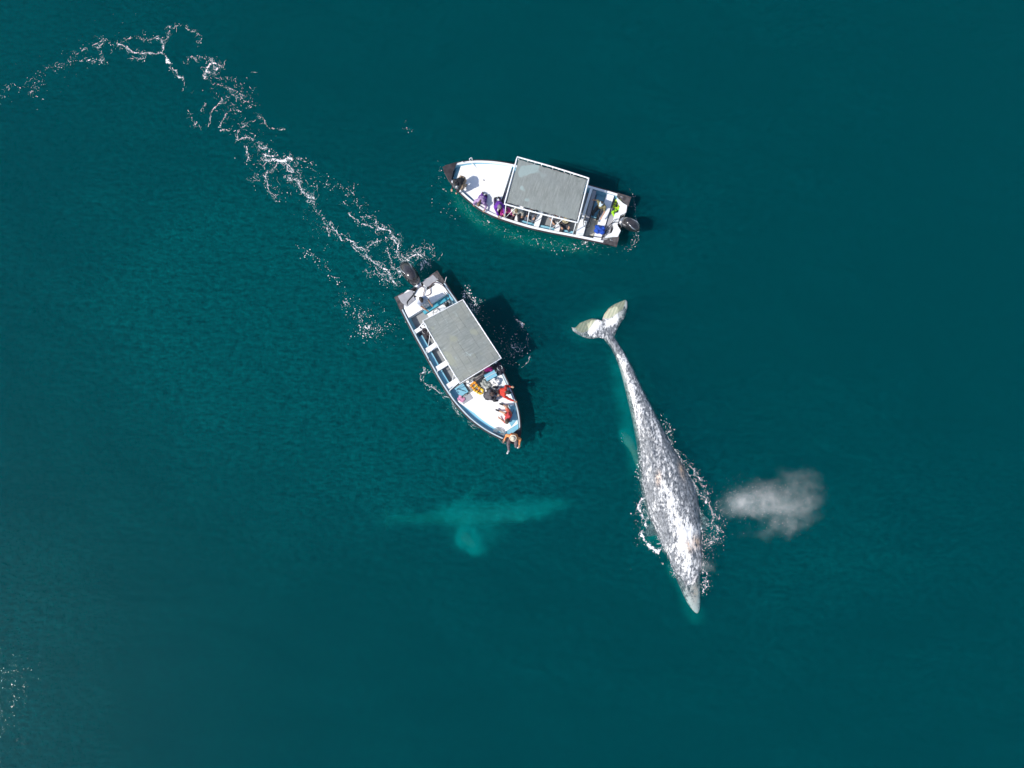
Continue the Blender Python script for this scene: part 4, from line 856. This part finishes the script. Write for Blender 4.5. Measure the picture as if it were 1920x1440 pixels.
    for v in me.vertices: v.co += Vector((noise.noise(v.co * 12), noise.noise(v.co * 12 + Vector((3, 3, 3))), noise.noise(v.co * 12 + Vector((7, 1, 0))))) * .020
    link('jacket' if sleeves == 'long' else 'shirt', me, cloth(shirt), root, smooth=True)
    if vest:
        bm = bmesh.new()
        for s in (1, -1): capsule(bm, pel.lerp(nek, .35) + side * .085 * s + fwd * .05, .115, nek - sp * .04 + side * .095 * s + fwd * .03, .085, 10); capsule(bm, pel.lerp(nek, .35) + side * .085 * s - fwd * .05, .115, nek - sp * .02 + side * .095 * s - fwd * .05, .085, 10)
        link('life_vest', remesh(bm, .018, 2, .4), cloth(vest, .6), root, smooth=True)
    for nm in 'LR':
        kn, an, fd = J['kn' + nm], J['an' + nm], J['fd' + nm]; shin = (an - kn).normalized()
        bm = bmesh.new(); capsule(bm, an + shin * .035, .047, an + shin * .05 + fd * .17, .040); capsule(bm, an - shin * .02, .045, an + shin * .04, .047)
        link('shoe', remesh(bm, .012, 1, .5), cloth(shoes, .5), root, smooth=True)
    if hood:
        bm = bmesh.new(); ball(bm, hc + hm @ Vector((-.022, 0, .02)), (.112, .104, .130), 3, E_); link('hood', remesh(bm, .012, 2), cloth(hood), root, smooth=True)
    if hat:
        bm = bmesh.new(); top = hc + hm @ Vector((-.005, 0, .05))
        if hat == 'cap':
            ball(bm, top, (.108, .094, .078), 3, E_); ball(bm, top + hm @ Vector((.10, 0, -.002)), (.075, .066, .012), 2, E_); ball(bm, top + hu * .078, (.012, .012, .008), 1)
        elif hat == 'beanie': ball(bm, top - hu * .01, (.110, .098, .098), 3, E_)
        else:
            ball(bm, top + hu * .01, (.110, .100, .085), 3, E_)
            rr = []
            for rad, dz in ((.09, .0), (.13, -.005), (.172, -.018)):
                rr.append([(top + hm @ Vector((rad * math.cos(q), rad * .95 * math.sin(q), dz + .01 * math.sin(2 * q)))) for q in np.linspace(0, 2 * math.pi, 24, endpoint=False)])
            vs = [[bm.verts.new(p) for p in r_] for r_ in rr] + [[bm.verts.new(p - hu * .012) for p in r_] for r_ in rr[::-1]]
            for A, C in zip(vs, vs[1:] + vs[:1]):
                for k in range(24): bm.faces.new((A[k], A[(k + 1) % 24], C[(k + 1) % 24], C[k]))
        hb = link('hat' if hat == 'brim' else hat, remesh(bm, .009, 1), cloth(hatcol), root, smooth=True)
        if hat == 'brim':
            bm = bmesh.new(); tube(bm, [top + hm @ Vector((.111 * math.cos(q), .102 * math.sin(q), .004)) for q in np.linspace(0, 2 * math.pi, 20, endpoint=False)], .012, 6, closed=True); build('hat_band', bm, M['black'], hb, smooth=True)
    return root

def W1(px, py, z): return P(px, py, z)
# poses are given in the person's frame, z above pos
SITN = dict(pel=(0, 0, .12), nek=(.06, 0, .60), feet=((.14, .14, -.2), (.14, -.14, -.2)), knee=(1, 0, .5))
SIT = dict(pel=(0, 0, .12), nek=(.06, 0, .62), feet=((.42, .14, -.34), (.42, -.14, -.34)), knee=(1, 0, .9))
KNEEL = dict(pel=(0, 0, .42), nek=(.32, 0, .78), feet=((-.38, .12, .06), (-.38, -.12, .06)), knee=(1, 0, -.6))
STAND = dict(pel=(0, 0, .88), nek=(.06, 0, 1.38), feet=((.02, .13, .06), (.05, -.13, .06)), knee=(1, 0, .1))
PRONE = dict(pel=(0, 0, .14), nek=(.48, 0, .24), feet=((-.78, .13, .08), (-.76, -.12, .08)), knee=(0, 0, -1))
FLATL = dict(pel=(0, 0, .12), nek=(-.22, 0, .54), feet=((.80, .12, .07), (.78, -.12, .07)), knee=(.1, 0, 1))
# ---- aboard the upper boat
person(W1(866, 349, ZD), -128, hands=((.52, .10, .34), (.50, -.16, .36)), face=(1, .1, -.75), shirt=(.018, .018, .022), trousers=(.42, .30, .20), shoes=(.25, .2, .16), hat='cap', hatcol=(.10, .11, .13), label='person in black jacket and dark cap bending over at the bow of the upper boat', **dict(KNEEL, pel=(-.12, 0, .62), nek=(.28, 0, .92), feet=((-.15, .14, .06), (-.10, -.16, .06)), knee=(1, 0, .1)))
person(W1(904, 377, ZD), -112, hands=((.40, .30, .22), (.42, -.22, .30)), face=(1, 0, -.6), shirt=(.42, .28, .48), trousers=(.13, .04, .28), shoes=(.05, .03, .06), hair=(.16, .10, .07), longhair=True, label='person in lilac top and purple trousers huddled against the rail of the upper boat', **dict(KNEEL, pel=(-.05, 0, .26), nek=(.26, 0, .42), feet=((-.30, .10, .06), (-.34, -.12, .06))))
person(W1(935, 388, ZD), -80, hands=((.48, .18, .30), (.50, -.10, .28)), face=(1, 0, -.5), shirt=(.16, .03, .36), trousers=(.04, .02, .08), hood=(.20, .18, .20), label='person in purple jacket with grey hood leaning over the rail', **dict(KNEEL, nek=(.26, 0, .80)))
person(W1(950, 396, .36), -95, hands=((.28, .22, .50), (.30, -.14, .46)), face=(1, 0, -.4), shirt=(.62, .04, .30), trousers=(.03, .02, .05), hair=(.10, .02, .06), label='person in bright pink top seated beside the purple jacket', **dict(SITN, nek=(.12, 0, .52)))
person(W1(969, 398, .45), -100, hands=((.26, .30, .40), (.28, -.12, .38)), face=(1, .2, -.4), shirt=(.66, .62, .52), trousers=(.02, .02, .03), hair=(.22, .17, .10), label='person in cream top seated under the front edge of the plain awning', **dict(SITN, nek=(.12, 0, .56)))
person(W1(998, 399, .45), -110, hands=((.26, .2, .28), (.26, -.16, .28)), face=(1, 0, -.3), shirt=(.03, .035, .05), trousers=(.10, .12, .16), hair=(.06, .04, .03), label='person in dark jacket seated in the shade second well from the front', **SITN)
person(W1(1040, 409, .45), -75, hands=((.26, .24, .24), (.26, -.18, .26)), face=(1, 0, -.3), shirt=(.14, .14, .16), trousers=(.08, .08, .09), hair=(.03, .02, .02), label='person in grey jacket seated in the shade left of the straw hat', sleeves='short', **SITN)
person(W1(1058, 418, .40), -85, hands=((.26, .18, .26), (.26, -.18, .26)), face=(1, 0, -.1), shirt=(.05, .05, .05), trousers=(.04, .04, .05), hat='brim', hatcol=(.46, .38, .22), label='person wearing a tan straw hat seated at the back of the awning', **SITN)
person(W1(1123, 397, .17), -128, hands=((.38, .34, .80), (-.10, -.44, .62)), face=(1, .1, -.25), shirt=(.22, .19, .09), trousers=(.035, .04, .045), sleeves='short', hat='cap', hatcol=(.62, .76, .86), hair=(.04, .03, .02), shoes=(.03, .03, .03), label='person in olive shirt and pale blue cap steering the upper boat', **dict(STAND, pel=(-.06, 0, .62), nek=(.02, 0, 1.14), feet=((.40, .16, .06), (.34, -.12, .06)), knee=(1, 0, .8)))
# ---- aboard the lower boat
person(W1(797, 573, .17), -48, hands=((.36, .20, 1.0), (.40, -.14, .98)), face=(.5, -.3, -.5), shirt=(.46, .50, .60), trousers=(.5, .5, .52), sleeves='short', hat='cap', hatcol=(.07, .05, .05), skin=SKD, hair=(.02, .015, .01), shoes=(.03, .04, .06), label='person in pale blue shirt and dark cap steering the lower boat', **dict(STAND, pel=(0, 0, .84), nek=(-.02, 0, 1.32)))
person(W1(911, 694, ZD - .2), -145, hands=((.10, .36, .26), (.06, -.34, .22)), face=(1, 0, .3), shirt=(.68, .04, .26), trousers=(.17, .14, .14), sleeves='short', hair=(.03, .02, .02), longhair=True, shoes=(.75, .72, .68), label='person in bright pink top and grey trousers lying back with legs stretched out', **dict(FLATL, pel=(0, 0, .16)))
person(W1(913, 743, ZD), 8, hands=((.44, .12, .50), (.48, -.10, .46)), face=(1, .1, -.7), shirt=(.095, .085, .095), trousers=(.03, .03, .035), hat='beanie', hatcol=(.13, .07, .06), skin=SKD, label='person in charcoal hooded jacket crouching mid deck and holding a phone', **dict(SIT, pel=(0, 0, .24), nek=(.20, 0, .66), feet=((.36, .18, .06), (.30, -.26, .06))))
person(W1(937, 735, ZD), -12, hands=((.46, .30, .44), (.76, -.30, .30)), face=(1, .1, -.5), shirt=(.62, .045, .025), trousers=(.10, .10, .13), hat='cap', hatcol=(.04, .04, .045), hair=(.02, .02, .02), vest=None, label='person in red jacket kneeling and reaching over the rail', **dict(KNEEL, pel=(0, 0, .34), nek=(.30, 0, .62), feet=((-.30, .16, .06), (-.30, -.12, .06))))
person(W1(954, 778, ZD), 160, hands=((.30, .30, .10), (.18, -.32, .14)), face=(.4, .9, -.5), shirt=(.55, .05, .06), trousers=(.62, .12, .07), sleeves='short', legs='short', hair=(.07, .045, .03), longhair=True, shoes=(.03, .03, .03), label='person in red shorts and top sitting by the blue bow hatch', **dict(SIT, pel=(0, 0, .12), nek=(-.02, .26, .42), feet=((.46, -.02, .10), (.38, -.34, .10)), knee=(.3, -.2, 1)))
person(W1(963, 818, .86), -105, hands=((.30, .34, .34), (.28, -.36, .34)), face=(1, 0, -.5), shirt=(.85, .33, .12), trousers=(.14, .12, .13), hat='brim', hatcol=(.72, .60, .46), shoes=(.82, .80, .78), hair=(.05, .03, .02), vest=(.88, .26, .06), label='person in orange life vest and pale hat sitting on the bow tip', **dict(SIT, feet=((.30, .30, -.30), (.66, -.05, -.02)), knee=(1, 0, .5), nek=(.06, 0, .60)))

# ================================================================ loose things aboard
def bag(name, px, py, z, rz, size, mat, n=.25, strap=None, **k):
    """soft bag: a slumped rounded block with folds, zip line and handles"""
    lx, ly, lz = size; bm = bmesh.new()
    for dx in (-.3, .3):
        for dy in (-.25, .25): ball(bm, (dx * lx, dy * ly, lz * .48), (lx * .34, ly * .36, lz * .5), 2)
    ball(bm, (0, 0, lz * .5), (lx * .42, ly * .42, lz * .52), 2)
    me = remesh(bm, .014, 2)
    for v in me.vertices: v.co += Vector((noise.noise(v.co * 9), noise.noise(v.co * 9 + Vector((4, 4, 4))), noise.noise(v.co * 9 + Vector((8, 2, 1))))) * .035; v.co.z = max(v.co.z, .002)
    root = empty(name, P(px, py, z), R(rz), **k); link('bag_body', me, mat, root, smooth=True)
    bm = bmesh.new()
    for s in (1, -1): tube(bm, crm([(-.2 * lx, s * .2 * ly, lz * .9), (-.1 * lx, s * .34 * ly, lz * 1.12), (.1 * lx, s * .34 * ly, lz * 1.12), (.2 * lx, s * .2 * ly, lz * .9)], 5), .010, 6)
    build('handle', bm, strap or M['black'], root, smooth=True)
    return root
def life_jacket(px, py, z, rz, mat, **k):
    root = empty('life_jacket', P(px, py, z), R(rz), **k); bm = bmesh.new()
    for s in (1, -1): capsule(bm, (-.16, s * .11, .05), .065, (.18, s * .10, .06), .055); capsule(bm, (.16, s * .10, .06), .05, (.24, s * .04, .07), .04)
    capsule(bm, (-.18, .1, .05), .05, (-.18, -.1, .05), .05)
    me = remesh(bm, .012, 2)
    for v in me.vertices: v.co.z += .02 * noise.noise(v.co * 10); v.co.z = max(v.co.z, .002)
    link('foam_panel', me, mat, root, smooth=True)
    bm = bmesh.new()
    for x in (-.08, .05): tube(bm, crm([(x, -.19, .05), (x, -.11, .125), (x, 0, .09), (x, .11, .125), (x, .19, .05)], 5), .014, 6)
    build('strap', bm, M['black'], root, smooth=True); return root
yel = cloth((.45, .62, .02)); org_ = cloth((.75, .28, .02)); yo = cloth((.80, .50, .04)); pk = cloth((.65, .28, .42))
life_jacket(1157, 384, .52, 70, yel, label='lime yellow life jacket crumpled in the stern corner of the upper boat', cat='life jacket', group='life jackets aboard')
life_jacket(1156, 399, .52, 30, cloth((.35, .72, .02)), label='bright green life jacket beside the motor of the upper boat', cat='life jacket', group='life jackets aboard')
bag('backpack', 1124, 432, .60, -10, (.40, .34, .24), cloth((.01, .07, .42)), label='royal blue backpack on the stern bench of the upper boat', cat='backpack')
life_jacket(891, 725, ZD, -50, org_, label='orange and black life jacket, left of two on the foredeck', cat='life jacket', group='life jackets aboard')
life_jacket(897, 731, ZD, -35, yo, label='amber life jacket, right of two on the foredeck', cat='life jacket', group='life jackets aboard')
bag('duffel_bag', 911, 721, ZD, -30, (.38, .26, .18), cloth((.34, .35, .32)), label='grey green duffel bag between life jackets and white bag', cat='bag', group='bags on the foredeck')
bag('tote_bag', 929, 716, ZD, -20, (.34, .28, .22), cloth((.80, .79, .80)), label='white tote bag with dark strap on the foredeck', cat='bag', group='bags on the foredeck')
bag('backpack', 937, 691, ZD, -55, (.46, .30, .26), cloth((.02, .02, .035)), strap=M['white'], label='black backpack at the front right corner of the patched awning', cat='backpack')
bag('duffel_bag', 798, 622, .34, -60, (.62, .34, .30), cloth((.035, .03, .035)), strap=cloth((.6, .6, .6)), label='long black duffel bag under the rear left edge of the patched awning', cat='bag')
bag('camera_bag', 917, 731, ZD + .0, 20, (.20, .15, .14), cloth((.02, .02, .02)), label='small black camera bag beside the person in charcoal', cat='bag')
bag('pink_bag', 865, 748, ZD + .02, -30, (.30, .22, .05), pk, label='flat dusty pink bag on the grey hatch of the foredeck', cat='bag')
bag('white_sack', 882, 719, ZD - .1, 0, (.30, .24, .18), cloth((.82, .80, .76)), label='white sack at the feet of the person in pink', cat='bag')
# cool box, bucket, rope
root = empty('cool_box', P(920, 705, ZD - .02), R(28), label='teal blue cool box beside the person in pink', cat='cool box')
bm = bmesh.new(); box(bm, -.26, .26, -.15, .15, 0, .24); build('cool_box_body', bm, M['blue2'], root, bevel=.02)
bm = bmesh.new(); box(bm, -.27, .27, -.16, .16, .242, .29); build('lid', bm, M['blue'], root, bevel=.02)
bm = bmesh.new(); tube(bm, crm([(-.28, 0, .2), (-.3, 0, .33), (.3, 0, .33), (.28, 0, .2)], 5), .012, 6); build('handle', bm, M['white'], root, smooth=True)
root = empty('fuel_tank', P(838, 571, .62), R(20), label='small black fuel canister beside the console of the lower boat', cat='canister')
bm = bmesh.new(); capsule(bm, (0, 0, .10), .12, (0, 0, .2), .11, 14); link('tank_body', remesh(bm, .015, 2), M['black'], root, smooth=True)
bm = bmesh.new(); capsule(bm, (0, .04, .31), .03, (0, .04, .34), .03); build('cap', bm, M['steel'], root, smooth=True)
bm = bmesh.new(); pts = []
for k in range(70):
    q = k * .42; rr = .07 + .0022 * k; pts.append((rr * 1.3 * math.cos(q), rr * math.sin(q), .02 + .0006 * k + .01 * math.sin(k)))
pts += [(.42, .1, .03), (.55, -.05, .03)]
tube(bm, pts, .012, 6); o = build('rope_coil', bm, paint('rope', (.32, .36, .38), .8, (.2, .24, .26), 20), smooth=True, label='grey rope coiled near the bow of the lower boat', cat='rope'); o.location = P(936, 811, ZD + .0); o.rotation_euler = (0, 0, R(-30))
